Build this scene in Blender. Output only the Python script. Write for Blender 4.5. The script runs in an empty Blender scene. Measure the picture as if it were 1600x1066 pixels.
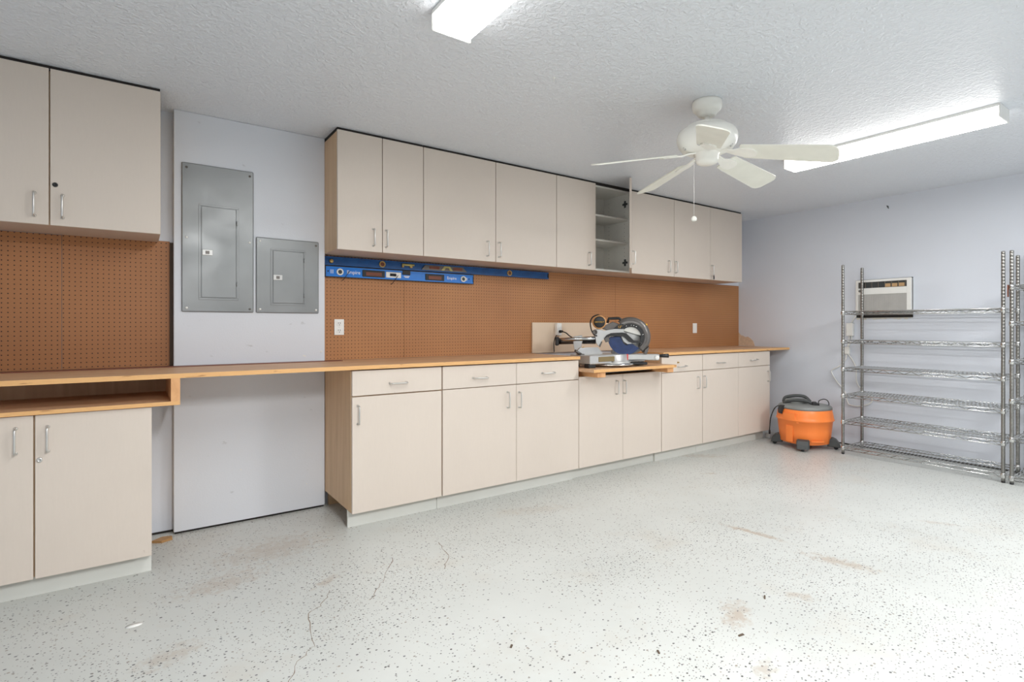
import bpy, bmesh, math, random
from mathutils import Vector, Matrix
R = math.radians
random.seed(4)
scene = bpy.context.scene
COL = scene.collection
# ------------------------------------------------------------------ camera, world, exposure
H = 1.165                                   # camera height
cam_data = bpy.data.cameras.new('camera')
cam_data.sensor_width = 36.0
cam_data.lens = 838.34 / 1600 * 36
cam_data.shift_y = -22.4 / 1600
cam_data.clip_start = 0.02
cam = bpy.data.objects.new('camera', cam_data)
COL.objects.link(cam)
cam.location = (0, 0, H)
cam.rotation_euler = (R(90), 0, -0.611854)
scene.camera = cam
world = bpy.data.worlds.new('world')
scene.world = world
world.use_nodes = True
world.node_tree.nodes['Background'].inputs[0].default_value = (0.97, 0.98, 1.0, 1)
world.node_tree.nodes['Background'].inputs[1].default_value = 0.12
LAMP, LAMP_SIDE = 45.0, 5.0                # emission of the wrap lenses: prismatic bottom, dimmer flanks
# two unseen area lamps added behind the camera to brighten upright surfaces
for lx_, en_ in ((0.6, 124.0), (3.925, 104.0)):
    ld = bpy.data.lights.new('added_rear_fill', 'AREA')
    ld.shape = 'RECTANGLE'; ld.size = 0.17; ld.size_y = 1.19
    ld.energy = en_
    ld.color = (1.0, 0.99, 0.975)
    lo_ = bpy.data.objects.new('added_rear_fill', ld)
    COL.objects.link(lo_)
    lo_.location = (lx_, -1.05, 2.31)
vs = scene.view_settings
vs.view_transform = 'Standard'
vs.look = 'None'
vs.gamma = 1.0
vs.use_curve_mapping = False
vs.exposure = 0.0
scene.cycles.max_bounces = 10
scene.cycles.diffuse_bounces = 6
scene.cycles.sample_clamp_indirect = 6.0

# ------------------------------------------------------------------ material helpers
def srgb(r, g, b):
    def f(c):
        c /= 255.0
        return c / 12.92 if c <= 0.04045 else ((c + 0.055) / 1.055) ** 2.4
    return (f(r), f(g), f(b), 1.0)

class NT:
    """Small helper around a material's node tree."""
    def __init__(s, name, color=(0.8, 0.8, 0.8, 1), rough=0.5, metal=0.0, spec=0.5):
        s.m = bpy.data.materials.new(name)
        s.m.use_nodes = True
        s.t = s.m.node_tree
        s.b = s.t.nodes['Principled BSDF']
        s.b.inputs['Base Color'].default_value = color
        s.b.inputs['Roughness'].default_value = rough
        s.b.inputs['Metallic'].default_value = metal
        s.b.inputs['Specular IOR Level'].default_value = spec
        s.color = color
    def n(s, typ, **kw):
        nd = s.t.nodes.new(typ)
        for k, v in kw.items():
            setattr(nd, k, v)
        return nd
    def l(s, a, b):
        s.t.links.new(a, b)
    def pos(s, scale=(1, 1, 1), rot=(0, 0, 0), loc=(0, 0, 0)):
        g = s.n('ShaderNodeNewGeometry')
        mp = s.n('ShaderNodeMapping')
        mp.inputs['Scale'].default_value = scale
        mp.inputs['Rotation'].default_value = rot
        mp.inputs['Location'].default_value = loc
        s.l(g.outputs['Position'], mp.inputs['Vector'])
        return mp.outputs[0]
    def noise(s, vec, scale, detail=3, rough=0.5, dist=0.0):
        nd = s.n('ShaderNodeTexNoise')
        nd.inputs['Scale'].default_value = scale
        nd.inputs['Detail'].default_value = detail
        nd.inputs['Roughness'].default_value = rough
        nd.inputs['Distortion'].default_value = dist
        s.l(vec, nd.inputs['Vector'])
        return nd.outputs[0]
    def ramp(s, fac, stops):
        nd = s.n('ShaderNodeValToRGB')
        el = nd.color_ramp.elements
        el[0].position, el[0].color = stops[0][0], stops[0][1]
        el[1].position, el[1].color = stops[-1][0], stops[-1][1]
        for p, c in stops[1:-1]:
            e = el.new(p)
            e.color = c
        s.l(fac, nd.inputs[0])
        return nd.outputs[0]
    def mask(s, fac, lo, hi):
        return s.ramp(fac, [(lo, (0, 0, 0, 1)), (hi, (1, 1, 1, 1))])
    def mix(s, fac, a, b, mode='MIX'):
        nd = s.n('ShaderNodeMix', data_type='RGBA', blend_type=mode)
        for sock, v in ((nd.inputs[0], fac), (nd.inputs[6], a), (nd.inputs[7], b)):
            if hasattr(v, 'is_linked'):
                s.l(v, sock)
            else:
                sock.default_value = v
        return nd.outputs[2]
    def math(s, op, a, b=None):
        nd = s.n('ShaderNodeMath', operation=op)
        for i, v in enumerate((a, b)):
            if v is None:
                continue
            if hasattr(v, 'is_linked'):
                s.l(v, nd.inputs[i])
            else:
                nd.inputs[i].default_value = v
        return nd.outputs[0]
    def base(s, c):
        s.l(c, s.b.inputs['Base Color'])
    def bump(s, h, strength=0.3, dist=0.01):
        nd = s.n('ShaderNodeBump')
        nd.inputs['Strength'].default_value = strength
        nd.inputs['Distance'].default_value = dist
        s.l(h, nd.inputs['Height'])
        s.l(nd.outputs[0], s.b.inputs['Normal'])

def plain(name, rgb, rough=0.5, metal=0.0, var=0.06, vs_=12.0, spec=0.5):
    """A plain colour with a little procedural unevenness."""
    c = srgb(*rgb)
    t = NT(name, c, rough, metal, spec)
    n = t.noise(t.pos(), vs_, 3)
    lo = tuple(x * (1 - var) for x in c[:3]) + (1,)
    hi = tuple(min(1, x * (1 + var)) for x in c[:3]) + (1,)
    t.base(t.ramp(n, [(0.3, lo), (0.7, hi)]))
    return t.m

M = {}
# painted plaster: pale blue grey
def wall_paint(name, rgb, chips=False):
    c = srgb(*rgb)
    t = NT(name, c, 0.55)
    p = t.pos()
    n = t.noise(p, 1.6, 4)
    col = t.ramp(n, [(0.3, tuple(x * 0.96 for x in c[:3]) + (1,)), (0.7, c)])
    if chips:
        m = t.mask(t.noise(t.pos((1, 1, 1.3)), 21, 2), 0.765, 0.775)
        col = t.mix(m, col, srgb(226, 224, 218))
        sm = t.mask(t.noise(t.pos((3, 1, 5), loc=(2, 0, 1)), 6, 3), 0.70, 0.78)
        col = t.mix(t.math('MULTIPLY', sm, 0.35), col, srgb(140, 138, 136))
    t.base(col)
    t.bump(t.noise(p, 120, 3), 0.12, 0.004)
    return t.m
M['wall'] = wall_paint('wall_paint', (219, 224, 233))
M['chase'] = wall_paint('boxed_wall_paint', (217, 220, 226), True)
M['wall_plain'] = wall_paint('far_wall_paint', (206, 209, 216))

t = NT('ceiling_paint', srgb(221, 225, 231), 0.32)
p = t.pos()
n1 = t.noise(p, 46, 2, 0.5, 0.6)
n2 = t.noise(p, 130, 2)
hgt = t.math('ADD', t.mask(n1, 0.42, 0.62), t.math('MULTIPLY', n2, 0.35))
t.bump(hgt, 0.52, 0.0055)
M['ceiling'] = t.m

# epoxy floor with dark flakes, brown scuffs
t = NT('floor_epoxy', srgb(226, 227, 224), 0.33)
p = t.pos()
base = t.ramp(t.noise(p, 1.3, 5, 0.6), [(0.3, srgb(190, 193, 190)), (0.7, srgb(201, 204, 201))])
dirt = t.mask(t.noise(t.pos((1, 1, 1), loc=(3, 1, 0)), 2.2, 6, 0.65), 0.56, 0.78)
base = t.mix(t.math('MULTIPLY', dirt, 0.30), base, srgb(182, 168, 150))
# scuffs: (x, y, length, width, angle, strength)
scuff_noise = t.noise(t.pos((1, 1, 1)), 26, 5, 0.75)
for (sx, sy, ln, wd, an, st) in [
        (4.15, 3.0, 0.55, 0.13, -40, 0.5), (3.735, 2.581, 0.13, 0.03, -35, 0.9), (2.86, 1.70, 0.34, 0.05, -80, 1.0),
        (2.85, 1.24, 0.32, 0.10, -75, 0.75), (1.99, 1.26, 0.22, 0.10, 30, 0.8), (2.35, 1.18, 0.14, 0.06, -60, 0.6),
        (0.60, 3.02, 0.55, 0.30, 5, 0.55), (0.32, 2.75, 0.35, 0.18, 10, 0.55), (0.1, 2.25, 0.22, 0.12, 20, 0.5),
        (-0.3, 1.95, 0.18, 0.12, 30, 0.55), (2.1, 2.7, 0.5, 0.16, -20, 0.3), (5.1, 2.2, 0.3, 0.2, 0, 0.35),
        (0.72, 2.5, 0.16, 0.05, 30, 0.6), (1.75, 1.0, 0.1, 0.06, 20, 0.6), (3.9, 1.15, 0.2, 0.05, -60, 0.5)]:
    g = t.n('ShaderNodeNewGeometry')
    sub = t.n('ShaderNodeVectorMath', operation='SUBTRACT')
    t.l(g.outputs['Position'], sub.inputs[0]); sub.inputs[1].default_value = (sx, sy, 0)
    rot = t.n('ShaderNodeVectorRotate', rotation_type='Z_AXIS')
    t.l(sub.outputs[0], rot.inputs['Vector']); rot.inputs['Angle'].default_value = R(-an)
    scl = t.n('ShaderNodeVectorMath', operation='MULTIPLY')
    t.l(rot.outputs[0], scl.inputs[0]); scl.inputs[1].default_value = (1 / ln, 1 / wd, 0)
    ln_ = t.n('ShaderNodeVectorMath', operation='LENGTH')
    t.l(scl.outputs[0], ln_.inputs[0])
    f = t.math('SUBTRACT', 1.0, ln_.outputs['Value'])
    f = t.math('ADD', f, t.math('MULTIPLY', t.math('SUBTRACT', scuff_noise, 0.55), 2.6))
    f = t.mask(f, 0.25, 0.75)
    inside = t.mask(ln_.outputs['Value'], 0.5, 1.0)
    f = t.math('MULTIPLY', f, t.math('SUBTRACT', 1.0, inside))
    base = t.mix(t.math('MULTIPLY', f, st * 0.62), base, srgb(160, 134, 108))
dens = t.mask(t.noise(t.pos(loc=(7, 2, 0)), 1.5, 3), 0.34, 0.66)
for sc, thr, off, lo in ((42, 0.14, 0, 0.33), (72, 0.15, 4.3, 0.42), (24, 0.085, 9.1, 0.55)):
    v = t.n('ShaderNodeTexVoronoi', voronoi_dimensions='2D')
    v.inputs['Scale'].default_value = sc
    t.l(t.pos((1, 1.25, 1), (0, 0, off), (off, off * 1.7, 0)), v.inputs['Vector'])
    sep = t.n('ShaderNodeSeparateColor')
    t.l(v.outputs['Color'], sep.inputs[0])
    size = t.math('MULTIPLY', t.math('ADD', sep.outputs[1], 0.45), thr)
    inside = t.math('LESS_THAN', v.outputs['Distance'], size)
    thr_d = t.math('SUBTRACT', 1.0, t.math('ADD', lo * 0.22, t.math('MULTIPLY', dens, lo)))
    keep = t.math('GREATER_THAN', sep.outputs[0], thr_d)
    f = t.math('MULTIPLY', inside, keep)
    flake = t.ramp(sep.outputs[2], [(0.0, srgb(52, 50, 48)), (0.5, srgb(96, 98, 104)), (1.0, srgb(150, 140, 128))])
    base = t.mix(t.math('MULTIPLY', f, 0.95), base, flake)
t.base(base)
t.bump(t.noise(p, 35, 3), 0.05, 0.004)
M['floor'] = t.m

# cabinet laminate: warm off-white with fine vertical grain
def laminate(name, rgb):
    c = srgb(*rgb)
    t = NT(name, c, 0.5)
    g = t.noise(t.pos((40, 40, 4)), 4, 5, 0.7)
    cl = t.noise(t.pos(), 2.3, 4)
    col = t.ramp(g, [(0.3, tuple(x * 0.985 for x in c[:3]) + (1,)), (0.7, tuple(min(1, x * 1.012) for x in c[:3]) + (1,))])
    col = t.mix(t.math('MULTIPLY', t.mask(cl, 0.45, 0.75), 0.12), col, tuple(x * 0.78 for x in c[:3]) + (1,))
    sm = t.mask(t.noise(t.pos((9, 3, 3)), 5, 5, 0.7), 0.70, 0.76)
    col = t.mix(t.math('MULTIPLY', sm, 0.22), col, srgb(140, 124, 108))
    t.base(col)
    return t.m
M['lam'] = laminate('cabinet_laminate', (214, 202, 190))
M['lam_white'] = plain('white_melamine', (226, 224, 217), 0.45, var=0.03)
M['splash'] = laminate('beige_backboard', (228, 208, 184))

def wood(name, cols, scale=(2.5, 34, 34), rough=0.5, rings=1.0):
    t = NT(name, cols[1], rough)
    p = t.pos(scale)
    n = t.noise(p, 1.2, 6, 0.6, 0.8 * rings)
    big = t.noise(t.pos(tuple(s * 0.3 for s in scale)), 1.1, 3, 0.5, 0.5)
    col = t.ramp(n, [(0.25, cols[0]), (0.5, cols[1]), (0.78, cols[2])])
    col = t.mix(t.math('MULTIPLY', t.mask(big, 0.5, 0.8), 0.35), col, cols[0])
    t.base(col)
    t.bump(n, 0.06, 0.002)
    return t.m
M['maple'] = wood('maple_melamine', [srgb(196, 164, 126), srgb(212, 180, 142), srgb(222, 194, 158)], (14, 14, 1.2))
M['ply'] = wood('plywood_top', [srgb(186, 144, 108), srgb(208, 167, 130), srgb(222, 188, 154)], (2.0, 26, 26))
M['ply_dark'] = wood('plywood_dark_strip', [srgb(92, 48, 34), srgb(118, 66, 48), srgb(136, 82, 60)], (2.0, 26, 26))
M['scrap'] = wood('scrap_wood', [srgb(150, 108, 62), srgb(176, 134, 84), srgb(190, 150, 100)], (9, 9, 9))
M['pine'] = wood('pine_block', [srgb(196, 140, 90), srgb(222, 168, 116), srgb(234, 190, 140)], (6, 6, 6))
t = NT('plywood_edge', srgb(226, 178, 118), 0.6)
w = t.n('ShaderNodeTexWave', wave_type='BANDS', bands_direction='Z')
w.inputs['Scale'].default_value = 55
w.inputs['Distortion'].default_value = 0.6
t.l(t.pos((0.05, 0.05, 1)), w.inputs['Vector'])
ed = t.ramp(w.outputs[1], [(0.2, srgb(206, 150, 92)), (0.6, srgb(236, 190, 130))])
ed = t.mix(t.math('MULTIPLY', t.mask(t.noise(t.pos((9, 9, 60)), 1.0, 4), 0.62, 0.7), 0.6), ed, srgb(140, 88, 48))
t.base(ed)
M['ply_edge'] = t.m

# pegboard: brown hardboard, a real grid of small dark holes
def pegboard(name, x0, z0, c0, c1, spacing=0.0235):
    t = NT(name, c0, 0.5)
    g = t.n('ShaderNodeNewGeometry')
    sep = t.n('ShaderNodeSeparateXYZ')
    t.l(g.outputs['Position'], sep.inputs[0])
    ds = []
    for ax, o in ((0, x0), (2, z0)):
        a = t.math('DIVIDE', t.math('SUBTRACT', sep.outputs[ax], o), spacing)
        f = t.math('FRACT', a)
        d = t.math('SUBTRACT', f, 0.5)
        ds.append(t.math('MULTIPLY', d, d))
    r2 = t.math('ADD', ds[0], ds[1])
    hole = t.math('LESS_THAN', r2, 0.0165)
    p = t.pos((1, 1, 1))
    col = t.ramp(t.noise(p, 1.7, 4), [(0.35, c0), (0.65, c1)])
    col = t.mix(t.math('MULTIPLY', t.noise(p, 160, 2), 0.12), col, srgb(110, 66, 38))
    col = t.mix(hole, col, srgb(48, 24, 12))
    t.base(col)
    t.bump(t.math('SUBTRACT', 1.0, hole), 0.5, 0.003)
    return t.m
M['peg_l'] = pegboard('pegboard_left', -0.5047, 1.0355, srgb(160, 106, 62), srgb(172, 116, 70))
M['peg_r'] = pegboard('pegboard_right', 1.0, 1.0355, srgb(173, 119, 74), srgb(183, 129, 82))

# metals, plastics
M['chrome'] = plain('chrome_wire', (206, 206, 204), 0.2, 1.0, 0.04)
M['post'] = plain('dull_chrome_post', (150, 149, 145), 0.32, 1.0, 0.06)
M['nickel'] = plain('brushed_nickel', (214, 212, 208), 0.3, 0.85, 0.04)
t = NT('panel_grey_enamel', srgb(138, 143, 147), 0.28, 0.25, 0.8)
p = t.pos()
t.base(t.ramp(t.noise(p, 3, 4), [(0.3, srgb(132, 136, 137)), (0.7, srgb(146, 149, 150))]))
t.l(t.ramp(t.noise(p, 7, 4), [(0.3, (0.30, 0.30, 0.30, 1)), (0.7, (0.42, 0.42, 0.42, 1))]), t.b.inputs['Roughness'])
t.bump(t.noise(p, 14, 2), 0.05, 0.01)
M['enamel'] = t.m
M['brass'] = plain('aged_brass', (196, 166, 104), 0.35, 0.6)
M['steel'] = plain('cast_aluminium', (196, 196, 194), 0.38, 0.55, 0.06)
M['steel_dark'] = plain('dark_steel', (110, 106, 102), 0.4, 0.6)
M['guard'] = plain('guard_grey_plastic', (104, 100, 97), 0.3, 0.3)
M['saw_blue'] = plain('blue_guard', (42, 62, 108), 0.3, 0.0, 0.15, 30)
M['yellow'] = plain('safety_yellow', (232, 178, 50), 0.4)
M['tan_case'] = plain('tan_motor_case', (206, 152, 96), 0.4)
M['black'] = plain('black_plastic', (34, 34, 35), 0.45)
M['black_rub'] = plain('black_rubber', (26, 26, 27), 0.7)
M['dgrey'] = plain('dark_grey_plastic', (64, 67, 67), 0.45)
M['mgrey'] = plain('mid_grey_plastic', (132, 134, 132), 0.45)
M['orange'] = plain('orange_plastic', (255, 136, 62), 0.38, 0, 0.05, 6)
M['white'] = plain('white_plastic', (238, 238, 234), 0.4, 0, 0.02)
M['cream'] = plain('cream_enamel', (240, 239, 232), 0.3, 0, 0.03)
M['blade'] = plain('fan_blade_cream', (232, 232, 222), 0.42, 0, 0.03)
M['lv_blue'] = plain('level_blue', (24, 122, 214), 0.35, 0, 0.06, 20)
M['lv_dark'] = plain('old_level_blue', (12, 78, 140), 0.4, 0, 0.2, 18)
M['red'] = plain('red_label', (214, 78, 74), 0.5)
M['kick'] = plain('plinth_paint', (216, 217, 211), 0.5, 0, 0.04, 3)
M['grille'] = plain('grille_grey', (186, 184, 180), 0.5)
M['vane'] = plain('vent_vane', (120, 108, 96), 0.5)
M['tan_reflection'] = plain('vent_tan_reflection', (196, 160, 116), 0.5)
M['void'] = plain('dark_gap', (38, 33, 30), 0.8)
M['gap'] = plain('shadow_brown_strip', (74, 60, 50), 0.8)
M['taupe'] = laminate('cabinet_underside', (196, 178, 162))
M['torn'] = plain('torn_plasterboard', (216, 192, 166), 0.85, 0, 0.1, 60)
M['plaster'] = plain('broken_plaster', (222, 218, 208), 0.9, 0, 0.08, 50)
M['vial'] = plain('vial_liquid', (186, 176, 110), 0.15)
M['insert'] = plain('mitre_scale_bronze', (140, 122, 84), 0.4, 0.4)
def emit(name, rgb, s):
    t = NT(name, srgb(*rgb), 0.4)
    t.b.inputs['Emission Color'].default_value = srgb(*rgb)
    t.b.inputs['Emission Strength'].default_value = s
    return t.m
M['lamp'] = emit('fluorescent_lens', (255, 253, 250), LAMP)
M['lamp_side'] = emit('fluorescent_lens_flank', (255, 253, 250), LAMP_SIDE)

# ------------------------------------------------------------------ mesh helpers
def box(bm, x0, x1, y0, y1, z0, z1, bev=0.0, seg=1):
    r = bmesh.ops.create_cube(bm, size=1.0)
    vsx = r['verts']
    for v in vsx:
        v.co = Vector(((x0 + x1) / 2 + v.co.x * (x1 - x0), (y0 + y1) / 2 + v.co.y * (y1 - y0), (z0 + z1) / 2 + v.co.z * (z1 - z0)))
    if bev:
        es = list({e for v in vsx for e in v.link_edges})
        bmesh.ops.bevel(bm, geom=es, offset=bev, segments=seg, affect='EDGES', profile=0.6)

def tube(bm, pts, r, n=6, closed=False, cap=True):
    pts = [Vector(p) for p in pts]
    N = len(pts)
    rings = []
    nrm = None
    for i, p in enumerate(pts):
        if closed:
            d = pts[(i + 1) % N] - pts[i - 1]
        else:
            d = pts[min(i + 1, N - 1)] - pts[max(i - 1, 0)]
        if d.length < 1e-9:
            d = Vector((0, 0, 1))
        d.normalize()
        if nrm is None:
            a = Vector((0, 0, 1)) if abs(d.z) < 0.9 else Vector((1, 0, 0))
            nrm = d.cross(a).normalized()
        else:
            nrm = nrm - d * nrm.dot(d)
            if nrm.length < 1e-6:
                nrm = d.orthogonal()
            nrm.normalize()
        bi = d.cross(nrm)
        rr = r[i] if isinstance(r, (list, tuple)) else r
        rings.append([bm.verts.new(p + (nrm * math.cos(2 * math.pi * k / n) + bi * math.sin(2 * math.pi * k / n)) * rr) for k in range(n)])
    for i in range(N if closed else N - 1):
        a, b = rings[i], rings[(i + 1) % N]
        for k in range(n):
            f = bm.faces.new((a[k], a[(k + 1) % n], b[(k + 1) % n], b[k]))
            f.smooth = n > 4
    if cap and not closed:
        bm.faces.new(rings[0][::-1]); bm.faces.new(rings[-1])

def smooth_path(pts, sub=6):
    """Catmull-Rom through pts."""
    P = [Vector(p) for p in pts]
    P = [P[0] * 2 - P[1]] + P + [P[-1] * 2 - P[-2]]
    out = []
    for i in range(1, len(P) - 2):
        p0, p1, p2, p3 = P[i - 1:i + 3]
        for k in range(sub):
            u = k / sub
            out.append(0.5 * ((2 * p1) + (p2 - p0) * u + (2 * p0 - 5 * p1 + 4 * p2 - p3) * u * u + (3 * p1 - p0 - 3 * p2 + p3) * u ** 3))
    out.append(P[-2])
    return out

def lathe(bm, prof, mat=None, n=28, close=True, smooth=True):
    """prof: list of (r, z) turned about z; mat: Matrix to place it."""
    mat = mat or Matrix.Identity(4)
    rings = []
    for r, z in prof:
        if r < 1e-6:
            rings.append([bm.verts.new(mat @ Vector((0, 0, z)))])
        else:
            rings.append([bm.verts.new(mat @ Vector((r * math.cos(2 * math.pi * k / n), r * math.sin(2 * math.pi * k / n), z))) for k in range(n)])
    for a, b in zip(rings, rings[1:]):
        for k in range(n):
            k2 = (k + 1) % n
            if len(a) == 1 and len(b) == 1:
                continue
            if len(a) == 1:
                f = bm.faces.new((a[0], b[k], b[k2]))
            elif len(b) == 1:
                f = bm.faces.new((a[k], a[k2], b[0]))
            else:
                f = bm.faces.new((a[k], a[k2], b[k2], b[k]))
            f.smooth = smooth
    if close:
        if len(rings[0]) > 1:
            bm.faces.new(rings[0][::-1])
        if len(rings[-1]) > 1:
            bm.faces.new(rings[-1])

def prism(bm, outline, y0, y1, mat=None, bev=0.0):
    """outline in local x,z extruded along y from y0 to y1."""
    mat = mat or Matrix.Identity(4)
    a = [bm.verts.new(mat @ Vector((x, y0, z))) for x, z in outline]
    b = [bm.verts.new(mat @ Vector((x, y1, z))) for x, z in outline]
    n = len(a)
    fs = [bm.faces.new(a), bm.faces.new(b[::-1])]
    for k in range(n):
        fs.append(bm.faces.new((a[k], b[k], b[(k + 1) % n], a[(k + 1) % n])))
    if bev:
        es = list({e for f in fs[:2] for e in f.edges})
        bmesh.ops.bevel(bm, geom=es, offset=bev, segments=1, affect='EDGES')

W = {}
def link(o, parent=None, local=None):
    COL.objects.link(o)
    if parent is not None:
        o.parent = parent
    return o

def mesh_obj(name, bm, mats, parent=None, local=False, loc=None, rot=None):
    """Link bm as one mesh object. World-coordinate bm unless local=True."""
    bmesh.ops.recalc_face_normals(bm, faces=bm.faces)
    if parent is not None and not local:
        bmesh.ops.transform(bm, matrix=W[parent.name].inverted(), verts=bm.verts)
    me = bpy.data.meshes.new(name)
    bm.to_mesh(me); bm.free()
    for m in (mats if isinstance(mats, (list, tuple)) else [mats]):
        me.materials.append(m)
    o = bpy.data.objects.new(name, me)
    link(o, parent)
    base = W[parent.name] if parent is not None else Matrix.Identity(4)
    L = Matrix.Identity(4)
    if loc is not None or rot is not None:
        o.location = loc or (0, 0, 0)
        o.rotation_euler = rot or (0, 0, 0)
        L = Matrix.LocRotScale(Vector(loc or (0, 0, 0)), __import__('mathutils').Euler(rot or (0, 0, 0)), None)
    W[o.name] = base @ L
    return o

def share(name, me, parent, world_loc, rot=(0, 0, 0)):
    """A part that reuses mesh data, placed at a world location under an unrotated parent."""
    o = bpy.data.objects.new(name, me)
    link(o, parent)
    o.location = W[parent.name].inverted() @ Vector(world_loc)
    o.rotation_euler = rot
    W[o.name] = W[parent.name] @ Matrix.LocRotScale(o.location, o.rotation_euler, None)
    return o

def tag(o, label, cat, group=None):
    o['label'] = label; o['category'] = cat
    if group:
        o['group'] = group
    return o

def thing(name, label, cat, loc, rotz=0.0, group=None):
    o = bpy.data.objects.new(name, None)
    o.empty_display_size = 0.1
    COL.objects.link(o)
    o.location = loc; o.rotation_euler = (0, 0, rotz)
    W[o.name] = Matrix.LocRotScale(Vector(loc), __import__('mathutils').Euler((0, 0, rotz)), None)
    return tag(o, label, cat, group)

def struct(name, bm, mat):
    o = mesh_obj(name, bm, mat)
    o['kind'] = 'structure'
    return o

def B(*a, **k):
    bm = bmesh.new(); box(bm, *a, **k); return bm

def text_obj(name, s, size, mat, parent, world_mat, extrude=0.0006, squash=1.0):
    cu = bpy.data.curves.new(name, 'FONT')
    cu.body = s; cu.size = size; cu.extrude = extrude
    cu.align_x = 'CENTER'; cu.align_y = 'CENTER'; cu.resolution_u = 3
    tmp = bpy.data.objects.new(name + '_tmp', cu)
    COL.objects.link(tmp)
    bpy.context.view_layer.update()
    dg = bpy.context.evaluated_depsgraph_get()
    me = bpy.data.meshes.new_from_object(tmp.evaluated_get(dg))
    bpy.data.objects.remove(tmp)
    me.materials.clear()
    me.materials.append(mat)
    me.transform(W[parent.name].inverted() @ world_mat @ Matrix.Diagonal((squash, 1, 1, 1)))
    o = bpy.data.objects.new(name, me)
    link(o, parent)
    W[o.name] = W[parent.name].copy()
    return o
def face_y(x, y, z, roll=0.0):
    """Text plane facing -Y at x,y,z."""
    return Matrix.Translation((x, y, z)) @ Matrix.Rotation(R(90), 4, 'X') @ Matrix.Rotation(roll, 4, 'Z')

# ------------------------------------------------------------------ room shell
CEIL = 2.383
XL, XR, YF, YB = -1.9, 5.76, -3.0, 3.61
floor = struct('floor', B(XL - .1, XR + .1, YF - .1, YB + .1, -0.1, 0.0), M['floor'])
struct('ceiling', B(XL - .1, XR + .1, YF - .1, YB + .1, CEIL, CEIL + 0.1), M['ceiling'])
struct('wall_back', B(XL - .1, XR + .1, YB, YB + .1, 0.0, CEIL), M['wall'])
struct('wall_left', B(XL - .1, XL, YF, YB, 0.0, CEIL), M['wall_plain'])
# right wall with the opening for the air conditioner
AY0, AY1, AZ0, AZ1 = 1.889, 2.354, 1.250, 1.617
bm = bmesh.new()
box(bm, XR, XR + .1, YF, AY0, 0, CEIL); box(bm, XR, XR + .1, AY1, YB, 0, CEIL)
box(bm, XR, XR + .1, AY0, AY1, 0, AZ0); box(bm, XR, XR + .1, AY0, AY1, AZ1, CEIL)
struct('wall_right', bm, M['wall'])
# front wall behind the camera, with an opening added to let daylight in
bm = bmesh.new()
box(bm, XL, -0.6, YF - .1, YF, 0, CEIL); box(bm, 4.4, XR, YF - .1, YF, 0, CEIL); box(bm, -0.6, 4.4, YF - .1, YF, 2.1, CEIL)
struct('wall_front', bm, M['wall_plain'])
# boxed-out wall that carries the breaker panels
struct('wall_boxed', B(0.175, 1.003, 3.54, YB - .001, 0.013, CEIL - .001, bev=0.002), M['chase'])
struct('boxed_wall_gap', B(0.18, 1.0, 3.552, 3.60, 0.0, 0.013), M['void'])  # dark strip painting in shade and dirt of the gap below the boxed wall
struct('wall_foot_gap_right', B(XR - .004, XR, YF, 3.0, 0.0, 0.011), M['void'])  # no skirting: dark strip for the dirty, shaded gap at the wall foot
struct('wall_foot_gap_back', B(-0.8, 0.174, YB - .004, YB, 0.0, 0.011), M['void'])  # same painted dark gap along the back wall
# floor cracks (parts of the floor)
def crack(pts):
    bm = bmesh.new()
    P = []
    for a, b in zip(pts, pts[1:]):
        for k in range(6):
            u = k / 6
            P.append((a[0] + (b[0] - a[0]) * u + random.uniform(-.007, .007), a[1] + (b[1] - a[1]) * u + random.uniform(-.007, .007)))
    P.append(pts[-1])
    vsl = []
    for i, (x, y) in enumerate(P):
        q = P[min(i + 1, len(P) - 1)]; q0 = P[max(i - 1, 0)]
        d = Vector((q[0] - q0[0], q[1] - q0[1])).normalized()
        w_ = random.uniform(.0006, .0018)
        vsl.append((bm.verts.new((x - d.y * w_, y + d.x * w_, .0006)), bm.verts.new((x + d.y * w_, y - d.x * w_, .0006))))
    for a, b in zip(vsl, vsl[1:]):
        bm.faces.new((a[0], a[1], b[1], b[0]))
    return mesh_obj('crack', bm, M['crack'], floor)
M['crack'] = plain('floor_crack', (128, 112, 96), 0.9)
W[floor.name] = Matrix.Identity(4)
crack([(0.40, 1.83), (0.451, 1.938), (0.53, 2.02), (0.569, 2.256), (0.64, 2.30), (0.70, 2.40)])
crack([(0.82, 2.22), (0.93, 2.35), (1.06, 2.56)])
crack([(1.22, 2.30), (1.30, 2.42), (1.34, 2.60)])
# torn patch of plasterboard on the end wall, above the counter corner
bm = bmesh.new()
pat = [(3.605, .944), (3.605, 1.10), (3.575, 1.065), (3.55, 1.06), (3.52, 1.045), (3.49, 1.05), (3.455, 1.03), (3.425, 1.00), (3.41, .965), (3.405, .944)]
A = [bm.verts.new((XR - .0025, y, z)) for y, z in pat]; C_ = [bm.verts.new((XR, y, z)) for y, z in pat]
bm.faces.new(A)
for k in range(len(A)):
    bm.faces.new((A[k], A[(k + 1) % len(A)], C_[(k + 1) % len(A)], C_[k]))
o = struct('trim_2', bm, M['torn'])

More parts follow.
